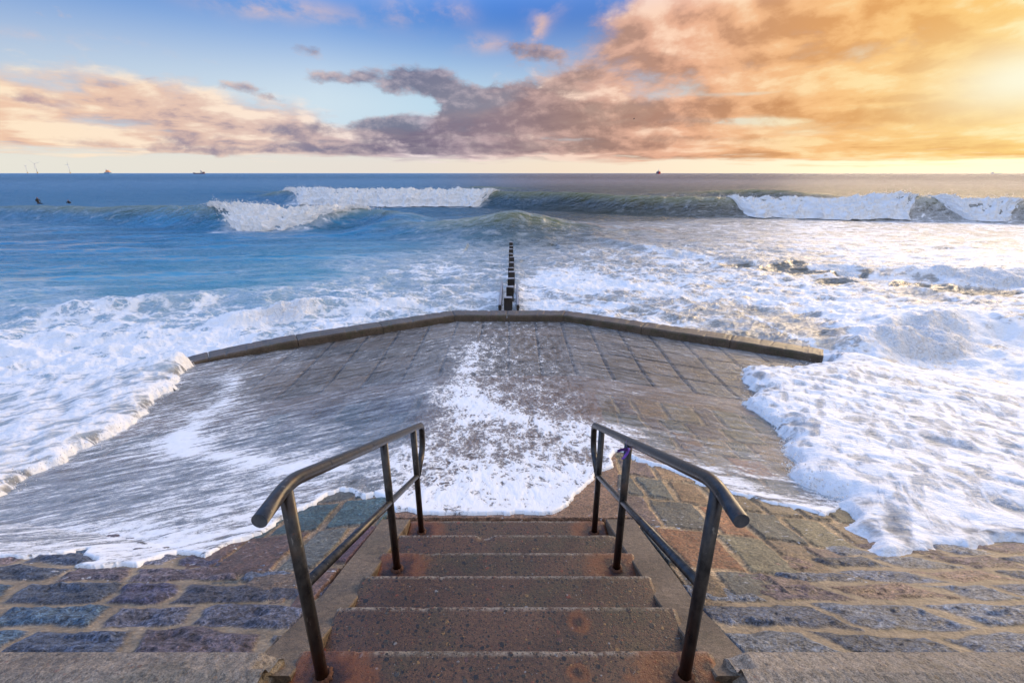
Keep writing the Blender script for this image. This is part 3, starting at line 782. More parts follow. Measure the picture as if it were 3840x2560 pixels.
# ---------------------------------------------------------------- far things on the water
def at(px, py, Yd):
    """a point on the bearing of a photo pixel at distance Yd along the view, returns x, z"""
    P_ = R(19.84); u = (px - 1920) / 1747; v = (py - 1280) / 1747
    b = math.cos(P_) - v * math.sin(P_); d = Yd / b
    return u * d, CAMZ - (math.sin(P_) + v * math.cos(P_)) * d
M_WHITE = simple('white_tower', (.80, .79, .76), .5, 0., .05)
M_YEL = simple('yellow_base', (.80, .42, .05), .5, 0., .08)
M_GREY = simple('grey_blade', (.80, .78, .76), .5, 0., .05)
def turbine(x, y, hub, rot, yaw, tower_m, label, rblade=None):
    root = tag(empty('wind_turbine', (x, y, 0)), label, 'wind turbine', 'offshore wind turbines on the horizon')
    bm = bmesh.new(); tube(bm, [(x, y, hub * .14), (x, y, hub)], [hub * .026, hub * .015], 12); link('tower', bm_mesh(bm), tower_m, root)
    bm = bmesh.new(); tube(bm, [(x, y, -2), (x, y, hub * .15)], hub * .038, 12)
    tube(bm, [(x, y, hub * .13), (x, y, hub * .15)], hub * .075, 12); link('foundation', bm_mesh(bm), M_YEL, root)
    n = Vector((math.sin(yaw), -math.cos(yaw), 0))
    bm = bmesh.new(); tube(bm, [Vector((x, y, hub)) - n * hub * .08, Vector((x, y, hub)) + n * hub * .05], hub * .03, 8); link('nacelle', bm_mesh(bm), tower_m, root)
    c = Vector((x, y, hub)) + n * hub * .06; r_ = rblade or hub * .62
    sd_ = n.cross(Vector((0, 0, 1)))
    for k in range(3):
        a = rot + k * 2 * math.pi / 3; d = sd_ * math.cos(a) + Vector((0, 0, 1)) * math.sin(a)
        bm = bmesh.new(); tube(bm, [c, c + d * r_ * .2, c + d * r_ * .6, c + d * r_], [hub * .009, hub * .013, hub * .009, hub * .003], 6)
        link('blade', bm_mesh(bm), M_GREY, root)
TD = 5200
turbine(at(141, 650, TD)[0], TD, 98, R(163), .25, M_GREY, 'grey wind turbine with long drooping blades, between the sunlit one and the lone one')
turbine(at(264, 650, TD + 300)[0], TD + 300, 92, R(118), -.35, M_GREY, 'thin wind turbine standing apart, nearest the blue supply ship')
turbine(at(104, 650, TD + 200)[0], TD + 200, 78, R(150), 1.35, M_WHITE, 'sunlit white wind turbine with a thick tower seen edge on', 34)
turbine(at(-3, 650, TD)[0], TD, 98, R(-5), .1, M_GREY, 'wind turbine cut by the left edge of the photo')

def ship(name, x, y, label, cat, hull, L, H, dirx, house, mast):
    root = tag(empty(name, (x, y, 0)), label, cat)
    return root
def prism(bm, pts, y0, y1):
    a = [bm.verts.new((p[0], y0, p[1])) for p in pts]; b = [bm.verts.new((p[0], y1, p[1])) for p in pts]
    bm.faces.new(a); bm.faces.new(list(reversed(b)))
    for k in range(len(pts)): bm.faces.new((a[k], b[k], b[(k + 1) % len(pts)], a[(k + 1) % len(pts)]))
    bmesh.ops.recalc_face_normals(bm, faces=bm.faces)
def part_prism(root, name, pts, hw, m):
    bm = bmesh.new(); x, y, _ = root.location
    prism(bm, [(x + p[0], p[1]) for p in pts], y - hw, y + hw)
    return link(name, bm_mesh(bm), m, root, smooth=False)
SD = 3000; k1 = SD / 1747 / .94 * .985
M_BLUE = simple('blue_hull', (.16, .36, .56), .5); M_ORANGE = simple('orange_house', (.85, .42, .22), .5); M_CREAM = simple('cream_house', (.75, .66, .56), .5); M_DARKHULL = simple('dark_hull', (.10, .06, .10), .5); M_RED = simple('red_hull', (.70, .07, .05), .5); M_DARK = simple('dark_metal', (.03, .03, .035), .5)
x, _ = at(395, 650, SD)
s1 = tag(empty('supply_ship', (x, SD, 0)), 'pale blue supply ship with orange wheelhouse on the horizon', 'ship')
part_prism(s1, 'hull', [(-34, -3), (30, -3), (33, 8), (31, 9), (8, 8), (-4, 5), (-34, 4)], 7, M_BLUE)
part_prism(s1, 'wheelhouse', [(4, 8), (31, 9), (27, 16), (22, 22), (12, 22), (9, 14)], 6, M_ORANGE)
part_prism(s1, 'crane', [(-6, 5), (-2, 10), (6, 12), (10, 9)], 2, M_DARKHULL)
part_prism(s1, 'mast', [(10, 22), (16, 22), (15, 27), (9, 28)], 1.5, M_GREY)
x, _ = at(747, 650, SD)
s2 = tag(empty('cargo_ship', (x, SD, 0)), 'dark purple hulled ship with cream bridge aft on the horizon', 'ship')
part_prism(s2, 'hull', [(-30, -3), (31, -3), (32, 11), (27, 12), (25, 6), (-24, 5), (-33, 8)], 7, M_DARKHULL)
part_prism(s2, 'bridge', [(12, 5), (27, 6), (24, 15), (17, 19), (11, 19), (13, 12)], 6, M_CREAM)
part_prism(s2, 'funnel', [(13, 19), (18, 19), (17, 25), (14, 25)], 2, M_GREY)
x, _ = at(2469, 650, SD)
s3 = tag(empty('fishing_boat', (x, SD, 0)), 'small red boat seen end on at the horizon', 'boat')
part_prism(s3, 'hull', [(-7, -3), (7, -3), (9, 8), (5, 14), (-5, 14), (-9, 8)], 16, M_RED)
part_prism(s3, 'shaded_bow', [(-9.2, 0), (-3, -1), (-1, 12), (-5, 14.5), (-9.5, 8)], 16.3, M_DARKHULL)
part_prism(s3, 'wheelhouse', [(-5, 14), (4, 14), (3, 20), (-4, 20)], 5, M_CREAM)
part_prism(s3, 'mast', [(-1.2, 20), (.6, 20), (.3, 31), (-.6, 31)], .6, M_GREY)
x, _ = at(3735, 650, SD * 1.6)
s4 = tag(empty('distant_ship', (x, SD * 1.6, 0)), 'faint low grey ship under the glow at the right end of the horizon', 'ship')
part_prism(s4, 'hull', [(-50, -3), (45, -3), (48, 6), (-55, 6)], 8, M_GREY)
part_prism(s4, 'bridge', [(-40, 6), (-28, 6), (-30, 16), (-38, 16)], 6, M_GREY)

# ---------------------------------------------------------------- two surfers sitting in the water
M_SUIT = simple('black_wetsuit', (.010, .010, .013), .45); M_SKIN = simple('skin', (.45, .20, .14), .6)
def skinned(name, pts, edges, rad, mat_, parent=None, sub=2):
    me = bpy.data.meshes.new(name); me.from_pydata([Vector(p) for p in pts], edges, []); me.materials.append(mat_)
    o = bpy.data.objects.new(name, me); COL.objects.link(o)
    if parent: o.parent = parent
    sk = o.modifiers.new('skin', 'SKIN'); sk.use_smooth_shade = True
    for v, r_ in zip(me.skin_vertices[0].data, rad):
        v.radius = (r_, r_) if not isinstance(r_, tuple) else r_
    me.skin_vertices[0].data[0].use_root = True
    if sub:
        s_ = o.modifiers.new('sub', 'SUBSURF'); s_.levels = sub; s_.render_levels = sub
    return o
def surfer(x, y, z, face, low, label):
    root = tag(empty('person', (x, y, z)), label, 'person', 'surfers waiting in the water')
    root.rotation_euler = (0, 0, face)
    #       pelvis      waist        chest        neck        head base    crown
    pts = [(0, 0, -.05), (0, 0, .18), (.02, 0, .42), (.05, 0, .58), (.07, 0, .66), (.08, 0, .80), (.05, .20, .50), (.12, .26, .24), (.34, .18, .06), (.05, -.20, .50), (.12, -.26, .24), (.34, -.18, .06), (.22, .16, -.08), (.48, .30, -.15), (.22, -.16, -.08), (.48, -.30, -.15)]
    ed = [(0, 1), (1, 2), (2, 3), (3, 4), (4, 5), (2, 6), (6, 7), (7, 8), (2, 9), (9, 10), (10, 11), (0, 12), (12, 13), (0, 14), (14, 15)]
    rad = [(.16, .12), (.15, .11), (.18, .12), .06, (.085, .095), (.075, .08), .065, .05, .035, .065, .05, .035, .09, .07, .09, .07]
    pts = [(a, b, c + low) for a, b, c in pts]
    skinned('body', pts, ed, rad, M_SUIT, root)
    bm = bmesh.new(); bmesh.ops.create_icosphere(bm, subdivisions=2, radius=.075, matrix=Matrix.Translation((.135, 0, .71 + low)) @ Matrix.Diagonal((.62, .9, 1.1, 1)))
    o = link('face', bm_mesh(bm), M_SKIN); o.parent = root
x, _ = at(145, 765, 73.8); surfer(x, 73.8, .18, R(-25), 0., 'surfer in a black wetsuit sitting upright in the water')
x, _ = at(258, 758, 76.); surfer(x, 76., .12, R(-70), -.42, 'surfer low in the water, only head and shoulders above it')

# ---------------------------------------------------------------- a bird
x, z = at(2378, 446, 110)
bm = bmesh.new()
tube(bm, [(x - .17, 110, z - .10), (x - .08, 110, z - .05), (x + .06, 110, z + .04), (x + .14, 110, z + .08)], [.015, .06, .055, .02], 8)
for s in (-1, 1):
    a = [bm.verts.new(p) for p in ((x - .03, 110, z + .0), (x + .05, 110, z + .05), (x + .02, 110 + s * .28, z + .15), (x - .12, 110 + s * .5, z + .05), (x - .07, 110 + s * .25, z + .09))]
    bm.faces.new(a)
tag(link('bird', bm_mesh(bm), M_DARK), 'tiny dark bird flying below the orange cloud', 'bird')

# ---------------------------------------------------------------- the water
F1 = [(-3.6, 2.32), (-3.31, 2.32), (-3.25, 2.32), (-3.13, 2.32), (-3.04, 2.36), (-2.93, 2.38), (-2.91, 2.45), (-2.87, 2.49), (-2.79, 2.36), (-2.74, 2.335), (-2.62, 2.30), (-2.57, 2.255), (-2.64, 2.215), (-2.66, 2.185), (-2.56, 2.165), (-2.49, 2.165), (-2.39, 2.19), (-2.26, 2.19), (-2.25, 2.26), (-2.23, 2.34), (-2.21, 2.42), (-2.06, 2.39), (-1.97, 2.33), (-1.95, 2.36), (-1.95, 2.49), (-1.91, 2.57), (-1.83, 2.69), (-1.78, 2.84)]
F2 = [(-1.8, 2.95), (-1.76, 3.05), (-1.69, 3.14), (-1.65, 3.25), (-1.62, 3.41), (-1.58, 3.46), (-1.55, 3.5), (-1.49, 3.47), (-1.45, 3.48), (-1.32, 3.33), (-1.25, 3.3), (-1.19, 3.35), (-1.11, 3.27), (-1.06, 3.25), (-0.99, 3.11), (-0.91, 2.99), (-0.82, 3.0), (-0.71, 2.96), (-0.6, 2.935), (-0.46, 2.93)]
F3 = [(-0.2, 2.925), (-0.05, 2.925), (-0.01, 2.94), (0.03, 2.97), (0.12, 2.96), (0.21, 2.93), (0.3, 2.94), (0.38, 3.01), (0.44, 3.1)]
F4 = [(0.49, 3.21), (0.61, 3.43), (0.73, 3.64), (0.82, 3.82), (0.88, 3.91), (0.98, 3.96), (1.03, 4.05), (1.09, 4.33), (1.14, 4.47), (1.21, 4.5), (1.28, 4.41), (1.34, 4.27), (1.49, 4.13), (1.59, 4.05), (1.67, 3.93), (1.8, 3.71), (1.86, 3.6), (1.97, 3.49), (2.06, 3.43), (2.13, 3.42), (2.19, 3.33), (2.4, 3.25), (2.51, 3.17), (2.57, 3.09)]
F5 = [(2.61, 2.98), (2.59, 2.95), (2.57, 2.88), (2.59, 2.81), (2.6, 2.73), (2.57, 2.66), (2.5, 2.59), (2.41, 2.46), (2.38, 2.38), (2.45, 2.35), (2.54, 2.34), (2.69, 2.38), (2.84, 2.43), (2.95, 2.52), (3.12, 2.56), (3.12, 2.52), (3.22, 2.52), (3.36, 2.58), (3.54, 2.68), (3.62, 2.69), (3.67, 2.66), (3.8, 2.64)]
RE = [(7.25, 9.75), (6.42, 9.38), (5.81, 9.09), (5.45, 9.03), (5.26, 9.22), (4.85, 8.93), (4.49, 8.46), (4.38, 8.11), (4.3, 7.7), (4.43, 7.63), (4.04, 7.09), (3.67, 6.7), (3.78, 6.64), (3.77, 6.13), (3.62, 5.73), (3.56, 5.44), (3.46, 5.15), (3.21, 4.65), (3.03, 4.28), (2.87, 4.04), (2.81, 3.88), (2.78, 3.69), (2.84, 3.56), (2.89, 3.46), (2.8, 3.3), (2.78, 3.17), (2.77, 3.07)]
LE = [(-7.1, 9.75), (-7.0, 9.2), (-6.77, 8.62), (-6.43, 8.02), (-6.16, 7.27), (-5.82, 6.56), (-5.57, 5.93), (-5.51, 5.5), (-5.52, 5.14), (-5.33, 4.51), (-5.17, 4.1), (-5.09, 3.87), (-4.91, 3.5), (-4.7, 3.1)]
PF = F1 + F2 + F3 + F4 + [(3.2, 3.6), (5, 6), (7.2, 9.2), (7.3, 9.9), (7.1, 9.84), (1.5, 13.06), (-1.69, 13.06), (-7.0, 9.96), (-7.6, 9.6), (-7.2, 8), (-5.9, 4.6), (-5.2, 2.5)]
PR = RE + F5 + [(5, 2.72), (8, 3.05), (14, 3.7), (60, 9), (60, 60), (7.8, 60), (7.6, 10.4)]
PL = LE + [(-4.9, 2.75), (-6, 2.7), (-9, 2.95), (-14, 3.6), (-60, 9), (-60, 60), (-9, 60), (-8.1, 9.9)]
SEA_D = [(-26.29, 23.9, 0.02), (-19.59, 23.9, 0.02), (-14.29, 26.69, 0.05), (-7.69, 30.18, 0.12), (-3.87, 33.41, 0.3), (-9.68, 21.61, 0.12), (-12.12, 18.86, 0.12), (-15.1, 18.08, 0.1), (-17.23, 16.69, 0.3), (-17.59, 15.48, 0.45), (-13.69, 14.42, 0.7), (-10.89, 14.42, 0.6), (-8.91, 16.06, 0.42), (-6.74, 18.86, 0.48), (-3.75, 22.7, 0.55), (-1.05, 19.7, 0.5), (-4.13, 15.48, 0.62), (-6.48, 13.94, 0.7), (-1.95, 16.06, 0.5), (-8.44, 12.66, 0.85), (-9.84, 11.25, 0.85), (-12.72, 11.92, 0.85), (-11.75, 9.84, 0.85), (-8.78, 8.7, 0.85), (-8.83, 7.0, 0.85), (-8.08, 9.59, 0.9), (-8.81, 7.78, 0.85), (-7.29, 23.9, 0.42), (-1.89, 26.69, 0.42), (-84.67, 97.15, 0), (-81.12, 158.68, 0), (-9.69, 61.08, 0), (4.64, 69.77, 0), (-23.05, 32.26, 0), (-11.96, 34.64, 0), (26.58, 69.77, 0.05), (116.05, 158.68, 0), (66.3, 231.23, 0), (-0.96, 40.57, 0.05), (0.89, 40.57, 0.15), (3.94, 34.64, 0.3), (7.66, 37.38, 0.4), (15.08, 44.32, 0.5), (19.39, 40.57, 0.6), (26.79, 40.57, 0.68), (34.2, 40.57, 0.65), (37.4, 34.64, 0.65), (14.77, 50.34, 0.15), (6.08, 54.28, 0.03), (1.84, 26.69, 0.5), (5.56, 26.69, 0.6), (9.48, 23.9, 0.72), (14.68, 25.22, 0.6), (21.64, 28.33, 0.75), (24.09, 25.22, 0.75), (2.31, 19.7, 0.9), (6.05, 19.7, 0.75), (9.39, 18.86, 0.72), (12.48, 18.08, 0.75), (15.93, 18.08, 0.65), (19.38, 18.08, 0.8), (2.69, 16.06, 0.6), (4.85, 15.48, 0.55), (6.45, 13.94, 0.48), (8.24, 13.49, 0.42), (7.97, 11.92, 0.38), (12.32, 15.48, 0.8), (11.53, 12.66, 0.85), (14.42, 13.06, 0.8), (1.14, 16.06, 0.7), (13.09, 12.67, 0.8), (9.49, 11.41, 0.95), (7.24, 7.58, 0.92), (9.19, 7.91, 0.85), (4.63, 6.08, 0.97), (3.96, 4.41, 0.97), (5.18, 4.64, 0.95), (3.46, 2.94, 0.95), (2.93, 2.92, 0.97), (3.29, 2.45, 0.6)]
FILM_D = [(-0.07, 11.88, 0.35), (-0.77, 10.12, 0.5), (-0.82, 8.41, 0.55), (0.75, 10.12, 0.35), (2.06, 12.0, 0.2), (3.65, 11.36, 0.18), (5.11, 10.8, 0.2), (5.99, 9.82, 0.25), (2.4, 8.63, 0.15), (3.57, 8.23, 0.12), (0.61, 8.09, 0.4), (-0.79, 6.58, 0.8), (-0.16, 5.79, 0.75), (0.51, 6.58, 0.5), (1.26, 7.03, 0.3), (1.8, 6.26, 0.12), (2.36, 5.8, 0.1), (3.33, 6.27, 0.15), (2.7, 4.55, 0.2), (1.91, 4.71, 0.25), (2.59, 3.84, 0.35), (1.91, 4.07, 0.5), (2.1, 3.57, 0.7), (2.49, 3.24, 0.6), (2.56, 3.08, 0.8), (0.67, 5.04, 0.7), (1.21, 5.06, 0.75), (0.12, 4.73, 0.65), (-0.12, 4.32, 0.6), (-0.59, 4.32, 0.5), (-0.77, 3.97, 0.6), (-0.31, 3.73, 0.9), (0.1, 3.73, 0.8), (0.49, 3.51, 0.88), (0.09, 3.13, 0.97), (-0.64, 3.22, 0.95), (-2.57, 9.24, 0.3), (-1.51, 8.44, 0.3), (-3.14, 8.15, 0.25), (-3.65, 7.42, 0.25), (-2.43, 6.15, 0.3), (-1.76, 6.06, 0.2), (-1.51, 5.1, 0.3), (-2.71, 5.32, 0.5), (-4.2, 11.2, 0.1), (-5.66, 9.75, 0.4), (-6.11, 8.86, 0.55), (-5.83, 7.77, 0.45), (-4.59, 6.46, 0.6), (-4.98, 5.63, 0.6), (-4.18, 5.1, 0.75), (-2.65, 4.16, 0.6), (-2.1, 3.98, 0.75), (-1.41, 3.89, 0.5), (-4.56, 4.2, 0.45), (-4.48, 3.67, 0.5), (-3.53, 3.56, 0.55), (-2.63, 3.44, 0.6), (-2.7, 3.01, 0.7), (-3.29, 2.89, 0.75), (-3.62, 2.77, 0.7), (-2.61, 2.38, 0.95), (-2.34, 2.56, 0.9), (-1.98, 2.71, 0.85)]

na = 1560
az_ = np.linspace(R(-76), R(76), na)
rl = [2.15]
while rl[-1] < 45000:
    r_ = rl[-1]
    g = .0060 if r_ < 12 else (.0062 if r_ < 28 else (.0042 if r_ < 95 else (.012 if r_ < 400 else .05)))
    rl.append(r_ * (1 + g))
rr = np.array(rl); nr = len(rr)
aa, r2 = np.meshgrid(az_, rr)
x = (np.sin(aa) * r2).ravel(); y = (np.cos(aa) * r2).ravel(); r = r2.ravel(); azv = aa.ravel()
N = len(x)
near = r < 34
xn, yn = x[near], y[near]
Yv = np.full(N, 99.); Yv[near] = yeff(xn, yn)
bedv = np.full(N, -5.); bedv[near] = np.maximum(fanz(Yv[near]), revz(yn))
dF = np.full(N, -9.); dL = np.full(N, -9.); dR = np.full(N, -9.)
nj = near & (r < 17)
wx, wy = x[nj] + .03 * fbm(x[nj] * 2.6, y[nj] * 2.6, 4, 101), y[nj] + .03 * fbm(x[nj] * 2.6, y[nj] * 2.6, 4, 111)
dF[nj] = sdf(PF, x[nj] + .035 * fbm(x[nj] * 5, y[nj] * 5, 4, 102), y[nj] + .035 * fbm(x[nj] * 5, y[nj] * 5, 4, 112))
wn = .09 + .06 * sst(4, 8, r[nj])
lx, ly = x[nj] + wn * 1.6 * fbm(x[nj] * 2.2, y[nj] * 2.2, 4, 103, .55), y[nj] + wn * 1.6 * fbm(x[nj] * 2.2, y[nj] * 2.2, 4, 113, .55)
dR[near] = 5.; dR[nj] = sdf(PR, lx, ly)
dL[near] = 5.; dL[nj] = sdf(PL, lx, ly)
far_in = near & ~nj
dR[far_in] = np.where(x[far_in] > 7.6, 5., -5.); dL[far_in] = np.where(x[far_in] < -8.1, 5., -5.)
open_ = Yv > 13.2

def idw(pts, xx, yy, pw=3.2):
    P_ = np.array(pts); pa = np.arctan2(P_[:, 0], P_[:, 1]); pr = np.log(np.hypot(P_[:, 0], P_[:, 1])) * .8
    a_ = np.arctan2(xx, yy); l_ = np.log(np.hypot(xx, yy)) * .8
    num = np.zeros(len(xx)); den = np.zeros(len(xx))
    for k in range(len(P_)):
        w = 1 / (((a_ - pa[k]) ** 2 + (l_ - pr[k]) ** 2 * 1.3) + 2e-4) ** (pw / 2)
        num += w * P_[k, 2]; den += w
    return num / den
dens = np.zeros(N); dens[r < 260] = idw(SEA_D, x[r < 260], y[r < 260]); dens *= 1 - sst(90, 130, r)
dens0 = dens.copy()

# ---- waves: crest line y(x), height, steepness of the front, breaking stretch
S = np.zeros(N); crest = np.zeros(N); brk = np.zeros(N); front = np.zeros(N)
SURF = []; pre = np.zeros(N)
def surf_strip(P_, fx, sm, seed, wf, wb, b0, b1, ph, tp):
    """the white water of a breaker as a lumpy skin of its own"""
    dist = float(np.interp((b0 + b1) / 2, P_[:, 0], P_[:, 1])); ds = .0017 * dist
    xs = np.arange(b0 - 1.2, b1 + 1.2, ds); nt_ = 90
    tt = np.linspace(0, 1, nt_)
    X_, T_ = np.meshgrid(xs, tt)
    yc = np.interp(xs, fx, sm(1)) + .7 * fbm(xs * .10, xs * 0 + seed, 3, 200 + seed) + .22 * fbm(xs * .5, xs * 0 + seed, 3, 210 + seed)
    Hs = np.interp(xs, fx, sm(2)) * (1 + .13 * fbm(xs * .35, xs * 0 + 3 * seed, 3, 220 + seed))
    gl_ = {-26.6: 6.5, -39: 7.5}.get(b0, 1.6); grow = sst(b0 - .3, b0 + gl_, xs); fade = sst(b1 + .2, b1 - tp * (b1 - b0) - .5, xs)
    reach = (wf * 2.1 + 2.2 * fbm(xs * .16, xs * 0 + seed, 3, 262 + seed, .6) + .8 * fbm(xs * .9, xs * 0 + seed, 2, 263 + seed)) * (.10 + .90 * grow) * (.08 + .92 * fade)
    reach = np.maximum(reach, .35)
    Q = 1.0 - T_ * (1.0 + reach[None])                       # along the section, from behind the crest to the toe
    face = np.where(Q < 0, np.exp(-np.abs(Q / wf) ** 2.1), np.exp(-np.abs(Q / wb) ** 1.7)) * Hs[None]
    U = np.clip(-Q / reach[None], 0, 1)
    body = Hs[None] * ph * .97 * (1 - U ** 1.5) ** .8 - .32 * U
    zz = np.maximum(face, np.where(Q < 0, body, face))
    zz = np.where(Q < 0, face * np.clip(1 - grow * fade, 0, 1)[None] + zz * (grow * fade)[None], zz)
    sl = T_ * 5.2
    big = billow(X_ * .55, sl * .75 + Q * .1, 3, 280 + seed, .5) - .52
    med = billow(X_ * 1.7, sl * 1.5, 3, 290 + seed, .55) - .55
    fin_ = fbm(X_ * 5.5, sl * 4.5, 4, 295 + seed, .65)
    edge_n = .55 * fbm(X_ * .8, sl * .8, 4, 296 + seed, .62)
    win = np.minimum(sst(0, .22, T_ + .12 * edge_n), sst(1.02, .74, T_ + .45 * edge_n)) * sst(b0 - .7, b0 + .9, X_ + 2.0 * edge_n) * sst(b1 + .7, b1 - .9, X_ + 2.0 * edge_n)
    amp = .55 * np.sqrt(np.maximum(Hs[None], .3) / 2)
    d_ = (-.30 + (.42 + amp * (1.25 * big + .95 * med + .24 * fin_)) * win)
    nx_ = .5 * fbm(X_ * .9, sl * .9, 2, 298 + seed); ny_ = -.55 - .25 * U; nz_ = .80 - .35 * U
    tear = np.maximum(0, fbm(X_ * 2.2, X_ * 0 + seed, 4, 299 + seed, .65)) * .6 * np.exp(-(Q / .35) ** 2) * win * amp
    Vx = X_ + d_ * nx_; Vy = yc[None] + Q + d_ * ny_; Vz = zz + d_ * nz_ + tear
    SURF.append((np.stack([Vx.ravel(), Vy.ravel(), Vz.ravel()], 1), nt_, len(xs), d_.ravel()))
def wave(pts, wf, wb, breaks=(), lump=.35, roll=1., taper=6., seed=0):
    global S, crest, brk, front
    P_ = np.array(pts, float); o = np.argsort(P_[:, 0]); P_ = P_[o]
    m = (x > P_[0, 0] - taper) & (x < P_[-1, 0] + taper) & (y > P_[:, 1].min() - 14) & (y < P_[:, 1].max() + 16)
    xm, ym = x[m], y[m]
    fx = np.linspace(P_[0, 0] - taper, P_[-1, 0] + taper, 600); k = np.hanning(25); k /= k.sum()
    def sm(col):
        v = np.interp(fx, P_[:, 0], P_[:, col]); return np.convolve(np.pad(v, 12, 'edge'), k, 'valid')
    Yc = np.interp(xm, fx, sm(1)) + .7 * fbm(xm * .10, xm * 0 + seed, 3, 200 + seed) + .22 * fbm(xm * .5, xm * 0 + seed, 3, 210 + seed)
    H = np.interp(xm, fx, sm(2)) * sst(P_[0, 0] - taper, P_[0, 0], xm) * sst(P_[-1, 0] + taper, P_[-1, 0], xm)
    H = H * (1 + .13 * fbm(xm * .35, xm * 0 + 3 * seed, 3, 220 + seed))
    tq = ym - Yc
    z = np.where(tq < 0, np.exp(-np.abs(tq / wf) ** 2.1), np.exp(-np.abs(tq / wb) ** 1.7)) * H
    hollow = -.12 * H * np.exp(-((tq + wf * 2.3) / (wf * 1.2)) ** 2)
    z = z + hollow
    rip = .05 * H * fbm(xm * .9, ym * 2.2, 3, 230 + seed) * np.exp(-((tq + wf * .5) / (wf * 1.3)) ** 2)
    z += rip
    crest[m] = np.maximum(crest[m], sst(.35, 1.0, z / np.maximum(H, .05)) * sst(.5, 1.3, H) * (tq < wb * .25))
    front[m] = np.maximum(front[m], np.exp(-((tq + wf * .8) / (wf * 1.1)) ** 2) * sst(.25, .9, H))
    for (b0, b1, ph, tp) in breaks:
        if seed in (1, 3): surf_strip(P_, fx, sm, seed, wf, wb, b0, b1, ph, tp)
        bm_ = sst(b0 - .4, b0 + 1.6, xm) * sst(b1 + .4, b1 - 1.6, xm)
        Lm = billow(xm * .62, ym * .62, 3, 240 + seed, .5) - .5 + .9 * fbm(xm * .33, ym * .3, 3, 251 + seed)
        reach = wf * (1.9 + 1.2 * fbm(xm * .22, xm * 0 + seed, 3, 260 + seed, .55)) * (.25 + .75 * sst(b0, b0 + 3.5, xm)) * (.10 + .90 * sst(b1, b1 - tp * (b1 - b0), xm)) + .12
        if seed in (1, 3):
            pd = sst(-reach * 1.3 - 1.2, -reach * .8, tq) * sst(-.1, -.6, tq) * bm_ * sst(b0 + 1, b0 + 4, xm)
            pre[m] = np.maximum(pre[m], pd)
            continue
        inside = sst(-reach - .05, -reach + .20 + .006 * np.abs(ym), tq) * sst(.55 + .5 * fbm(xm * .6, ym * .5, 2, 270), -.1, tq)
        uu_ = np.clip(-tq / reach, 0, 1)
        prof = (1 - uu_ ** 1.5) ** .9
        zr = H * (.10 + .86 * prof * ph) + lump * 1.4 * Lm * (.25 + .75 * np.sin(np.pi * np.clip(uu_ * .8 + .25, 0, 1)))
        ins = inside * bm_
        z = z * (1 - ins) + np.maximum(zr, z * .55) * ins
        insw = sst(-reach - .50 - .006 * np.abs(ym), -reach + .10, tq) * sst(.62 + .5 * fbm(xm * .6, ym * .5, 2, 270), .0, tq) * bm_
        brk[m] = np.maximum(brk[m], insw)
    S[m] = np.maximum(S[m], 0) + z * (1 - .0 * S[m])
W1 = [(-70, 57, .7), (-53.9, 52.5, 1.05), (-40, 46.8, 1.35), (-29.7, 43.5, 1.7), (-26, 42.0, 1.8), (-23.6, 41.4, 1.72), (-19.1, 41.3, 1.5), (-15.5, 42.2, 1.42), (-13.2, 43.2, 1.45), (-12., 42.5, 1.45), (-9, 40.5, 1.0)]
wave(W1, 1.9, 3.8, [(-26.6, -12.6, 1.04, .62)], .38, seed=1)
wave([(-9.5, 37.5, .8), (-6.5, 36.5, 1.0), (-3.9, 35.9, 1.2), (-1.1, 35.5, 1.72), (.4, 35.4, 1.9), (2.3, 35.7, 1.5), (4.9, 36.6, .8), (9, 38, .4)], 2.0, 3.0, [], seed=2, taper=5.)
W3 = [(-46, 88, .7), (-38.4, 83, 1.8), (-30, 77, 2.05), (-27.6, 74.6, 2.05), (-17.7, 73.4, 1.95), (-8.4, 74, 2.05), (-2.5, 72.5, 1.95), (2, 69.5, 1.9), (7.2, 66.2, 1.9), (14.4, 60.4, 1.85), (21.1, 57.2, 1.9), (24.6, 56.6, 1.8), (30.4, 55.6, 1.65), (36.9, 54.5, 1.75), (41.3, 53.6, 2.2), (44.6, 52.6, 2.1), (47.8, 51.6, 1.75), (54, 49, 1.7), (66, 46, 1.3)]
wave(W3, 2.1, 4.6, [(-39, -2.0, 1.0, .10), (25., 44.0, .98, .14), (45.0, 52.5, .72, .5)], .42, seed=3)
wave([(24, 97, .5), (36.7, 95, 1.0), (46, 91.5, 1.6), (50, 89.5, 1.5), (55, 87, 1.0), (62, 84, .5)], 2.6, 5, [], seed=4, taper=8)
wave([(-70, 108, .4), (-56, 104, .8), (-47, 98, .9), (-40, 95, .6)], 2.4, 5, [], seed=5, taper=10)
wave([(-16, 132, .5), (-9, 128, 1.3), (-4, 128, 1.2), (6, 132, .6)], 2.6, 5, [], seed=6, taper=10)
wave([(6.0, 33.5, .2), (9.3, 27.6, .24), (12.3, 24.6, .2), (15.8, 22.3, .24), (20.1, 20.6, .4), (26, 20.2, .4)], .9, 2.2, [(7.5, 11, 1., .5), (14, 17, 1., .5), (18, 30, 1., .3)], .16, seed=7, taper=3)
wave([(-14.8, 15.0, .3), (-13.1, 15.6, .38), (-11.2, 16.2, .42), (-7.8, 17.2, .25)], .7, 1.6, [], .1, seed=8, taper=2.5)
wave([(-8.3, 13.8, .3), (-7.5, 14.3, .45), (-6.2, 15.2, .35), (-4.1, 15.7, .2)], .6, 1.2, [(-8.6, -5.8, 1., .3)], .16, seed=9, taper=1.2)
wave([(8.3, 10.9, .3), (8.9, 11.3, .45), (11.2, 12.6, .6), (13.6, 13.6, .5), (17, 13.8, .35)], .9, 1.6, [(8.2, 13.5, .9, .3)], .24, seed=10, taper=1.6)
waveS = S.copy()
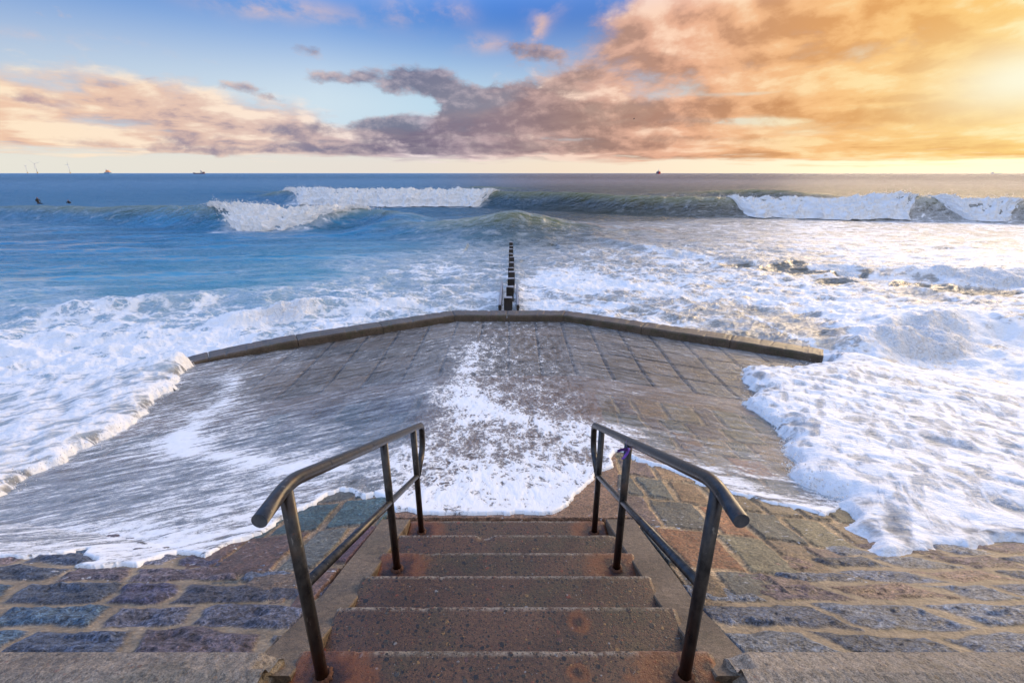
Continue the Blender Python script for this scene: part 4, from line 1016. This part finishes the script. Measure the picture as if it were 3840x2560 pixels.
# ---- chop at every scale the mesh can carry
dr = np.gradient(rr)[:, None].repeat(na, 1).ravel()
def octv(lx, ly, amp, seed, o=3):
    f = np.clip((ly - 2.2 * dr) / (2.5 * dr + 1e-6), 0, 1); m = f > 0
    v = np.zeros(N); v[m] = amp * f[m] * fbm(x[m] / lx, y[m] / ly, o, seed); return v
S += octv(60, 24, .40, 300, 2) * sst(45, 140, r) + octv(15, 6., .30, 305) * sst(18, 60, r) * (1 - .4 * sst(30, 50, r)) + octv(4.2, 1.7, .13, 310) * sst(12, 30, r) + octv(1.6, .7, .05, 315)
tur = (1 - sst(20, 48, r)) * sst(.1, .6, dens)
m = r < 48
S[m] += tur[m] * (.26 * (billow(x[m] / 2.1, y[m] / 1.4, 5, 320, .56) - .6) + .12 * fbm(x[m] / .9, y[m] / .6, 4, 330, .6))
# long gliding streaks on the smooth water to the left
ml = (x < 0) & (r < 60) & (r > 12)
S[ml] += .10 * (1 - dens[ml]) * fbm((x[ml] + .3 * y[ml]) / 7., (y[ml] - .22 * x[ml]) / 1.1, 3, 340)
S += .17 * np.exp(-((np.minimum(Yv, 60) - 13.5) / 7) ** 2) - .02
S = np.where(np.abs(Yv - 13.4) < 1.2, np.minimum(S, .50 + .0 * S), S)
S[r > 700] *= .4

# ---- run-up: water lying on the bed
lump = np.zeros(N)
lump[nj] = billow(x[nj] / .8, y[nj] / .5, 4, 350, .45) - .62
lump2 = np.zeros(N); lump2[nj] = fbm(x[nj] / 1.6, y[nj] / 1.1, 4, 360)
# flow-aligned folds in the bore that runs up on the right
fold = np.zeros(N); fold[nj] = fbm((x[nj] * .8 + y[nj] * .6) / .32, (y[nj] * .8 - x[nj] * .6) / 1.2, 4, 365, .55)
def runup(d, hi):
    tk = hi * (1 - np.exp(-np.maximum(d, 0) / .22)) + .05 * sst(0, .05, d)
    tk = tk + (lump * .085 + lump2 * .12 + fold * .075) * sst(.02, .35, d) * np.clip(hi / .3, .4, 1.2)
    return np.where(d > 0, np.maximum(tk, .012) * sst(0, .11, d) ** .6 - .004, -.03)
shal = sst(3.6, 2.5, y) * (x > 0)
zL = bedv + runup(dL, .17); zR = bedv + runup(dR, .19 * (1 - .65 * shal))
zL = zL + .28 * np.exp(-((x + 7.6) ** 2 + (y - 9.9) ** 2) / .55) * sst(0, .2, dL); zR = zR + .20 * np.exp(-((x - 7.7) ** 2 + (y - 9.9) ** 2) / .4) * sst(0, .2, dR)
zrun = np.maximum(np.where(dL > -.05, zL, -9), np.where(dR > -.05, zR, -9))
inLR = (dL > -.04) | (dR > -.04)
so_ = np.where(open_ | inLR, S, -9)
k_ = .10
hh = np.clip(.5 + .5 * (so_ - zrun) / k_, 0, 1)
zw = zrun * (1 - hh) + so_ * hh + k_ * hh * (1 - hh)
zw = np.where(np.maximum(dL, dR) > .02, zw, np.where(open_, so_, zrun))
zw = np.where(open_ & ~inLR, so_, zw)
sea_ok = (open_ | inLR) & (zw > bedv - .09)

# ---- foam density on the sea
dens = np.clip(dens + .10 * fbm(x / 5, y / 3, 3, 400) * (dens > .02), 0, 1)
dens = np.maximum(dens, brk * 1.2); dens = np.maximum(dens, pre * (.62 + .3 * fbm(x / 1.2, y / 1.2, 3, 405) * (r < 95)))
edge = np.exp(-np.maximum(np.maximum(dL, dR), 0) / .45) * inLR * near
dens = np.where(inLR & near & (r < 14), np.minimum(dens, .74 + .42 * fold - .22 * lump2 + .25 * lump), dens)  # folds thin the foam, putting their shading into density and colour
dens = np.maximum(dens, edge * .80)
dens = np.where((x > 0) & (r > 20) & (r < 60), dens * (1 - .16 * (1 - brk)), dens)
opac = np.where(inLR & near & (Yv < 16) & (r < 15), sst(.02, .34, np.maximum(dL, dR) + .10 * lump), 1.)
for (hx_, hy_, hr) in ((13.9, 22.6, 1.25), (14.3, 20.2, .75), (18.5, 18.3, 1.2), (17.0, 19.4, .6), (11.4, 23.5, .6), (15.8, 21.4, .6)):
    hd = np.hypot((x - hx_) / hr / 1.5, (y - hy_) / hr) + .35 * fbm(x * 1.3, y * 1.3, 3, 407) * (r < 40)
    dens = dens * sst(.75, 1.05, hd); zw = zw - .12 * sst(1., .4, hd)
streak = sst(.0, .5, fbm(x * .8, y * 2.2, 3, 410)) * front * .20
dens = np.clip(dens * (1 - .45 * front * (1 - brk)) + streak * (1 - brk), 0, 1.2)
lumpn = np.clip(brk, 0, 1)
wash = np.clip(inLR * near * sst(0., .3, np.maximum(dL, dR)) * sst(14, 10, r), 0, 1)
fa = np.where(x > 0, -.49, .44); fb = np.where(x > 0, -.87, .90)
flow = np.stack([(x * fa + y * fb) * .34, (x * fb - y * fa), x * 0], 1)
sky_side = sst(-.62, .34, x / (.36 * y + 9.))  # left-to-right blend for the sky colour painted into the water
V = np.stack([x, y, zw], 1)
ok = sea_ok.reshape(nr, na); keep = ok[:-1, :-1] & ok[1:, 1:] & ok[:-1, 1:] & ok[1:, :-1]
sea_me = grid_mesh('sea', V, nr, na, keep, {'foam': dens, 'milk': np.clip(dens0, 0, 1), 'crest': crest * (1 - brk), 'flow': flow, 'white': lumpn, 'wash': wash, 'sky_tint': sky_side, 'opac': opac})

# ---- the thin swash sheet on the apron
fm = nj & (dF > -.05) & (np.maximum(dL, dR) < .12)
t_ = np.where(dF > 0, (.006 + .009 * np.exp(-((dF - .05) / .06) ** 2) + .006 * np.exp(-dF / .25)) * sst(0, .022, dF), -.03)
fl_n = np.zeros(N)
ang_ = np.zeros(N); ang_[fm] = np.arctan(kk(Yv[fm])) * np.sign(x[fm] - XC) * sst(.3, 1.6, np.abs(x[fm] - XC))
fdn = np.zeros(N); fdn[fm] = idw(FILM_D, x[fm], y[fm], 3.6)
sarc = x.copy(); along = np.abs(x - XC) * np.sqrt(1 + kk(np.minimum(Yv, 20)) ** 2) * np.sign(x - XC)
cen = sst(1.9, .7, np.abs(x - XC))
ff = np.zeros(N); tl0 = .30 * (np.abs(x - XC) - 1.) * (x < XC)
ff[fm] = fbm(along[fm] / .36, (Yv + tl0)[fm] / .12, 4, 420, .6) * (1 - cen[fm]) + cen[fm] * fbm(x[fm] / .16, y[fm] / .34, 4, 425, .6)
t_ = t_ + np.where(dF > .05, ff * .014 * sst(.05, .3, dF) * (.3 + fdn), 0)
fdn = np.clip(fdn - .03 * sst(-.8, -2., x) * sst(9.5, 6.5, y) + .08 * sst(.8, 2., x) - .17 * cen * sst(3.9, 5.2, Yv) + .12 * ff + .16 * lump2 * (fdn > .05), 0, 1)
lip = np.exp(-np.maximum(dF, 0) / .10); lip *= (y < 5.)
fdn = np.clip(np.maximum(fdn, 1.08 * lip), 0, 1.15)
# older wash lines left behind on the slope
def ridge(pts, w, a):
    global fdn
    m_ = fm
    d = np.full(m_.sum(), 9.)
    xx = x[m_] + .10 * fbm(x[m_] * 1.8, y[m_] * 1.8, 4, 430); yy = y[m_] + .10 * fbm(x[m_] * 1.8, y[m_] * 1.8, 4, 440)
    for (ax, ay), (bx, by) in zip(pts, pts[1:]):
        ex, ey = bx - ax, by - ay; tt = np.clip(((xx - ax) * ex + (yy - ay) * ey) / (ex * ex + ey * ey), 0, 1)
        d = np.minimum(d, np.hypot(xx - ax - tt * ex, yy - ay - tt * ey))
    g_ = np.exp(-(d / w) ** 2)
    fdn[m_] = np.clip(fdn[m_] + a * g_, 0, 1.15)
    t_[m_] += .012 * g_ * a
ridge([(-4.6, 5.6), (-4.1, 5.0), (-3.3, 4.55), (-2.6, 4.25), (-2.1, 4.05), (-1.75, 4.0)], .16, .34)
ridge([(-.85, 10.4), (-.9, 8.6), (-.85, 7.2), (-.55, 6.3), (.1, 5.8), (.6, 5.3), (1.0, 4.8)], .26, .26)
ridge([(-.5, 6.2), (-.8, 5.4), (-1.1, 4.6), (-1.2, 4.0)], .26, .2)
ridge([(-5.6, 8.6), (-5.0, 7.4), (-4.7, 6.2), (-4.4, 5.4)], .22, .3)
thick = sst(-.6, -1.8, x) * sst(.03, .55, dF) * sst(11.5, 6.5, Yv + .6 * np.abs(x))
zf = np.maximum(fanz(Yv), revz(y)) + (.008 + .020 * thick) + t_
zf = np.where(revz(y) > fanz(Yv), zf + .004, zf)
okf = (fm & (dF > -.04)).reshape(nr, na); keepf = okf[:-1, :-1] & okf[1:, 1:] & okf[:-1, 1:] & okf[1:, :-1]
tl = .30 * (np.abs(x - XC) - 1.) * (x < XC) + .10 * (np.abs(x - XC) - 1.) * (x >= XC)
flowf = np.stack([along * .36, Yv + tl, np.abs(along) * 0], 1)
film_me = grid_mesh('swash', np.stack([x, y, zf], 1), nr, na, keepf, {'foam': fdn, 'flow': flowf, 'middle': cen, 'thick': thick})

# ---- water materials
def foam_bsdf(t, nm, warm=False):
    p = princ(t, (.90, .90, .90), .55, .35, 0., nm)
    return p
def sea_mat():
    m, t = mat('sea_water'); g = t.geo(); d = t.attr('foam'); milk = t.attr('milk'); cr = t.attr('crest'); wh = t.attr('white')
    cd = t.n('ShaderNodeCameraData').outputs['View Distance'] if False else t.vm('LENGTH', g)
    f2 = t.vm('MULTIPLY', g, (.62, 1., .0))
    w = t.noise(f2, 1.1, 4, .6, color=True)
    fw = t.vm('ADD', f2, t.vm('SCALE', t.vm('SUBTRACT', w, (.5, .5, .5)), .95))
    v1 = t.vor(fw, 1.15, 'DISTANCE_TO_EDGE'); v2 = t.vor(t.vm('ADD', fw, (3.3, 1.7, 0)), 2.9, 'DISTANCE_TO_EDGE'); v3 = t.vor(fw, 8.5, 'DISTANCE_TO_EDGE')
    lace = t.m('MAXIMUM', t.sub(1., t.mul(v1, 2.6)), t.sub(.92, t.mul(v2, 3.4)))
    lace = t.m('MAXIMUM', lace, t.sub(.70, t.mul(v3, 2.6)))
    n1 = t.noise(fw, 1.3, 8, .62); n2 = t.noise(t.vm('MULTIPLY', g, (1., 1.6, 1.)), 9., 6, .68)
    pat = t.add(t.add(t.mul(lace, .50), t.mul(n1, .75)), t.mul(n2, .45))     # about 0.5..1.3
    val = t.add(t.mul(d, 1.05), t.mul(t.sub(pat, .92), 1.15))
    wash = t.attr('wash'); fl = t.attr('flow', True)
    wv = t.noise(fl, 1.6, 4, .6, color=True)
    ww_ = t.vm('ADD', fl, t.vm('SCALE', t.vm('SUBTRACT', wv, (.5, .5, .5)), .30))
    q1 = t.noise(ww_, 2.6, 8, .66); q2 = t.noise(ww_, 9., 6, .7); q3 = t.vor(ww_, 5., 'DISTANCE_TO_EDGE')
    pw = t.add(t.add(t.mul(q1, .95), t.mul(q2, .55)), t.sub(.32, t.mul(q3, .8)))      # mean about .92
    pat = t.mixf(wash, pat, pw)
    val = t.add(t.mul(d, 1.05), t.mul(t.sub(pat, .92), t.mixf(wash, 1.15, 1.75)))
    mask = t.ss(t.mixf(wash, .50, .40), t.mixf(wash, .80, .95), val)
    mask = t.mul(mask, t.ss(.02, .12, d))
    thin = t.mul(t.ss(.15, .60, val), t.mul(t.ss(.05, .3, d), .30))
    mask = t.m('MAXIMUM', t.m('MAXIMUM', mask, thin), t.ss(.40, .66, t.add(wh, t.mul(t.sub(t.noise(g, 1.3, 7, .66), .5), t.mixf(t.ss(.75, 1., wh), 1.7, .25)))))
    # ripples: anisotropic, coarser far away
    r1 = t.noise(t.vm('MULTIPLY', g, (.75, 1.9, 1.)), 1.6, 6, .62); r2_ = t.noise(t.vm('MULTIPLY', g, (.10, .28, .3)), 1., 7, .66); r3 = t.noise(t.vm('MULTIPLY', g, (.02, .055, .1)), 1., 6, .7)
    px_, py_, _z = t.sep(g)
    slk = t.noise(t.xyz(t.mul(t.m('MULTIPLY_ADD', py_, .3, px_), .075), t.mul(t.m('MULTIPLY_ADD', px_, -.2, py_), .55), 0.), 1., 6, .66)
    slk = t.mul(t.mul(t.ss(.44, .60, slk), t.ss(70., 40., cd)), t.sub(1., t.ss(.2, .5, d)))
    rs = t.sub(1., t.mul(slk, .88))
    nm = t.bump(r1, t.mul(t.lin(8., 90., 1., .7, cd), rs), .42)
    nm = t.bump(r2_, t.mul(t.lin(14., 50., .0, 1., cd), rs), 3.2, nm)
    nm = t.bump(r3, t.lin(120., 500., 0., 1., cd), 14., nm)
    nf = t.noise(t.vm('MULTIPLY', g, (1., 1.25, 1.)), 5.5, 8, .62)
    hf = t.add(t.mul(mask, .5), t.mul(nf, .9))
    nmf = t.bump(hf, .75, .10)
    nmf = t.bump(t.noise(g, 1.5, 6, .6), t.mul(wh, 1.), .8, nmf)
    sky_tint = t.attr('sky_tint')
    deep = t.mix(sky_tint, t.mix(t.ss(18., 45., cd), (.022, .25, .38), t.mix(t.ss(60., 250., cd), (.010, .16, .31), (.07, .22, .38))), t.mix(t.ss(70., 300., cd), (.030, .042, .026), (.24, .185, .165)))  # bluer left, warmer right: sky reflection painted into the water colour
    body = t.mix(t.mul(milk, .95), deep, t.mix(sky_tint, (.20, .37, .46), (.30, .275, .225)))
    body = t.mix(t.mul(wash, .85), body, t.mix(t.ss(.35, .6, q1), (.29, .345, .40), (.52, .57, .61)))
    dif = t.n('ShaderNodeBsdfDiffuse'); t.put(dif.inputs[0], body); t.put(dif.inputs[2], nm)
    trl = t.n('ShaderNodeBsdfTranslucent'); trl.inputs[0].default_value = (.17, .20, .055, 1)
    ms = t.n('ShaderNodeMixShader'); t.put(ms.inputs[0], t.mul(cr, .55)); t.put(ms.inputs[1], dif.outputs[0]); t.put(ms.inputs[2], trl.outputs[0])
    gl = t.n('ShaderNodeBsdfGlossy'); gl.inputs[0].default_value = (1, 1, 1, 1); t.put(gl.inputs['Roughness'], t.mixf(slk, t.lin(5., 300., .33, .42, cd), .14)); t.put(gl.inputs['Normal'], nm)
    fr = t.n('ShaderNodeFresnel'); fr.inputs[0].default_value = 1.333; t.put(fr.inputs['Normal'], nm)
    wa = t.n('ShaderNodeMixShader'); t.put(wa.inputs[0], t.mul(t.mul(fr.outputs[0], t.lin(15., 160., .95, .62, cd)), t.sub(1., t.mul(wash, .65)))); t.put(wa.inputs[1], ms.outputs[0]); t.put(wa.inputs[2], gl.outputs[0])
    tp = t.n('ShaderNodeBsdfTransparent'); wo_ = t.n('ShaderNodeMixShader'); t.put(wo_.inputs[0], t.attr('opac')); t.put(wo_.inputs[1], tp.outputs[0]); t.put(wo_.inputs[2], wa.outputs[0]); wa = wo_
    fo = foam_bsdf(t, nmf)
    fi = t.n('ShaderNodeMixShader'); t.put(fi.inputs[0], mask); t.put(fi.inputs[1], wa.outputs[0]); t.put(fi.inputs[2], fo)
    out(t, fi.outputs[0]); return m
def film_mat():
    m, t = mat('swash_water'); g = t.geo(); d = t.attr('foam'); fl = t.attr('flow', True)
    cen = t.attr('middle')
    def pattern(vec, s1, s2, wa):
        w = t.noise(vec, 2.2, 4, .6, color=True)
        fw = t.vm('ADD', vec, t.vm('SCALE', t.vm('SUBTRACT', w, (.5, .5, .5)), wa))
        a = t.noise(fw, s1, 8, .68); b = t.noise(t.vm('MULTIPLY', fw, (1.5, 1.3, 1.)), s2, 6, .72)
        return a, b
    a1, b1 = pattern(fl, 7., 30., .20)
    a2, b2 = pattern(t.vm('MULTIPLY', g, (.9, .45, .0)), 6., 24., .16)
    cw = t.noise(g, 1.8, 3, .6, color=True); cg = t.vm('ADD', t.vm('MULTIPLY', g, (1., .5, 0.)), t.vm('SCALE', t.vm('SUBTRACT', cw, (.5, .5, .5)), .5))
    lc = t.m('MAXIMUM', t.sub(.26, t.vor(cg, 7., 'DISTANCE_TO_EDGE')), t.sub(.22, t.vor(cg, 19., 'DISTANCE_TO_EDGE')))
    a2 = t.add(a2, t.mul(t.sub(lc, .10), .85))
    n1 = t.mixf(cen, a1, a2); n2 = t.mixf(cen, b1, b2); n3 = t.noise(g, 95., 3, .7)
    n5 = t.noise(t.vm('ADD', g, t.vm('SCALE', t.noise(g, 9., 3, .6, color=True), .08)), 17., 6, .70)
    pat = t.add(t.add(t.mul(n1, .66), t.mul(n2, .42)), t.add(t.mul(n3, .20), t.mul(n5, .22)))   # mean about .75
    val = t.add(t.mul(d, .95), t.mul(t.sub(pat, .75), 3.0))
    mask = t.ss(.42, .82, val)
    mask = t.m('MAXIMUM', mask, t.mul(t.ss(.05, .55, val), .22))
    h = t.add(t.mul(n1, .8), t.mul(n2, .5))
    nm = t.bump(h, .8, .03); nmf = t.bump(t.add(mask, h), .6, .018)
    tr = t.n('ShaderNodeBsdfTransparent'); tr.inputs[0].default_value = (.90, .92, .92, 1)
    wd = t.n('ShaderNodeBsdfDiffuse'); wd.inputs[0].default_value = (.26, .35, .46, 1); t.put(wd.inputs[2], nm)
    mw = t.n('ShaderNodeMixShader'); t.put(mw.inputs[0], t.add(t.mul(t.attr('thick'), t.lin(.35, .65, .12, .50, n1)), .05)); t.put(mw.inputs[1], tr.outputs[0]); t.put(mw.inputs[2], wd.outputs[0]); tr = mw
    gl = t.n('ShaderNodeBsdfGlossy'); gl.inputs[0].default_value = (1, 1, 1, 1); gl.inputs['Roughness'].default_value = .12; t.put(gl.inputs['Normal'], nm)
    fr = t.n('ShaderNodeFresnel'); fr.inputs[0].default_value = 1.333; t.put(fr.inputs['Normal'], nm)
    wa = t.n('ShaderNodeMixShader'); t.put(wa.inputs[0], t.mul(fr.outputs[0], t.lin(0., 1., .34, .85, t.attr('thick')))); t.put(wa.inputs[1], tr.outputs[0]); t.put(wa.inputs[2], gl.outputs[0])
    fo = foam_bsdf(t, nmf)
    fi = t.n('ShaderNodeMixShader'); t.put(fi.inputs[0], mask); t.put(fi.inputs[1], wa.outputs[0]); t.put(fi.inputs[2], fo)
    out(t, fi.outputs[0]); return m
tag(link('sea', sea_me, sea_mat()), 'blue and green sea with breaking surf', 'sea', kind='structure')
def white_water():
    m, t = mat('white_water'); g = t.geo()
    n = t.noise(g, 2.4, 5, .58); nm = t.bump(n, .6, .22)
    a_ = t.n('ShaderNodeBsdfDiffuse'); a_.inputs[0].default_value = (.92, .92, .92, 1); t.put(a_.inputs[2], nm)
    b_ = t.n('ShaderNodeBsdfTranslucent'); b_.inputs[0].default_value = (.92, .91, .88, 1); t.put(b_.inputs[1], nm)
    mx = t.n('ShaderNodeMixShader'); mx.inputs[0].default_value = .12; t.put(mx.inputs[1], a_.outputs[0]); t.put(mx.inputs[2], b_.outputs[0])
    out(t, mx.outputs[0]); return m
M_WW = white_water()
for V_, nt_, nx_, d_ in SURF:
    tag(link('white_water', grid_mesh('white_water', V_, nt_, nx_), M_WW), 'tumbling white water of a breaking wave', 'foam', kind='stuff')
tag(link('swash_foam', film_me, film_mat()), 'thin foaming sheet of water washing over the apron', 'foam', kind='stuff')

# ---- spray thrown off the breakers and the bore
def spray():
    g = np.random.default_rng(77); P_ = []
    for V_, nt_, nx_, d_ in SURF:
        top = V_.reshape(nt_, nx_, 3)[16:34].reshape(-1, 3); low_ = V_.reshape(nt_, nx_, 3)[70:86].reshape(-1, 3)
        for arr, k_, sp in ((top, int(nx_ * 4.5), .20), (low_, int(nx_ * 1.6), .14)):
            for i in g.integers(0, len(arr), k_):
                q_ = arr[i]; P_.append((q_[0] + g.normal(0, .12), q_[1] + g.normal(0, .3), q_[2] + abs(g.normal(0, sp)) - .04, g.uniform(.015, .045)))
    dd = np.maximum(dL, dR)
    cand = np.where((np.abs(dd - .03) < .05) & (r < 13) & (bedv < 1.75) & (y > 3.3) & nj)[0]
    for i in g.choice(cand, 900):
        P_.append((x[i] + g.normal(0, .05), y[i] + g.normal(0, .05), zw[i] + abs(g.normal(0, .05)) + .02, g.uniform(.003, .013)))
    o6 = np.array([(1, 0, 0), (-1, 0, 0), (0, 1, 0), (0, -1, 0), (0, 0, 1), (0, 0, -1)], float)
    fc = np.array([(0, 2, 4), (2, 1, 4), (1, 3, 4), (3, 0, 4), (2, 0, 5), (1, 2, 5), (3, 1, 5), (0, 3, 5)])
    A_ = np.array(P_); V_ = (A_[:, None, :3] + o6[None] * A_[:, None, 3:4]).reshape(-1, 3)
    F_ = (fc[None] + (np.arange(len(A_)) * 6)[:, None, None]).reshape(-1, 3)
    me = bpy.data.meshes.new('spray'); me.from_pydata(V_.tolist(), [], F_.tolist())
    m, t = mat('spray_white'); a_ = t.n('ShaderNodeBsdfDiffuse'); a_.inputs[0].default_value = (.9, .9, .9, 1); b_ = t.n('ShaderNodeBsdfTranslucent'); b_.inputs[0].default_value = (.9, .9, .9, 1)
    mx = t.n('ShaderNodeMixShader'); mx.inputs[0].default_value = .5; t.put(mx.inputs[1], a_.outputs[0]); t.put(mx.inputs[2], b_.outputs[0]); out(t, mx.outputs[0])
    tag(link('spray', me, m), 'white droplets thrown up along the breaking foam', 'spray', kind='stuff')
spray()
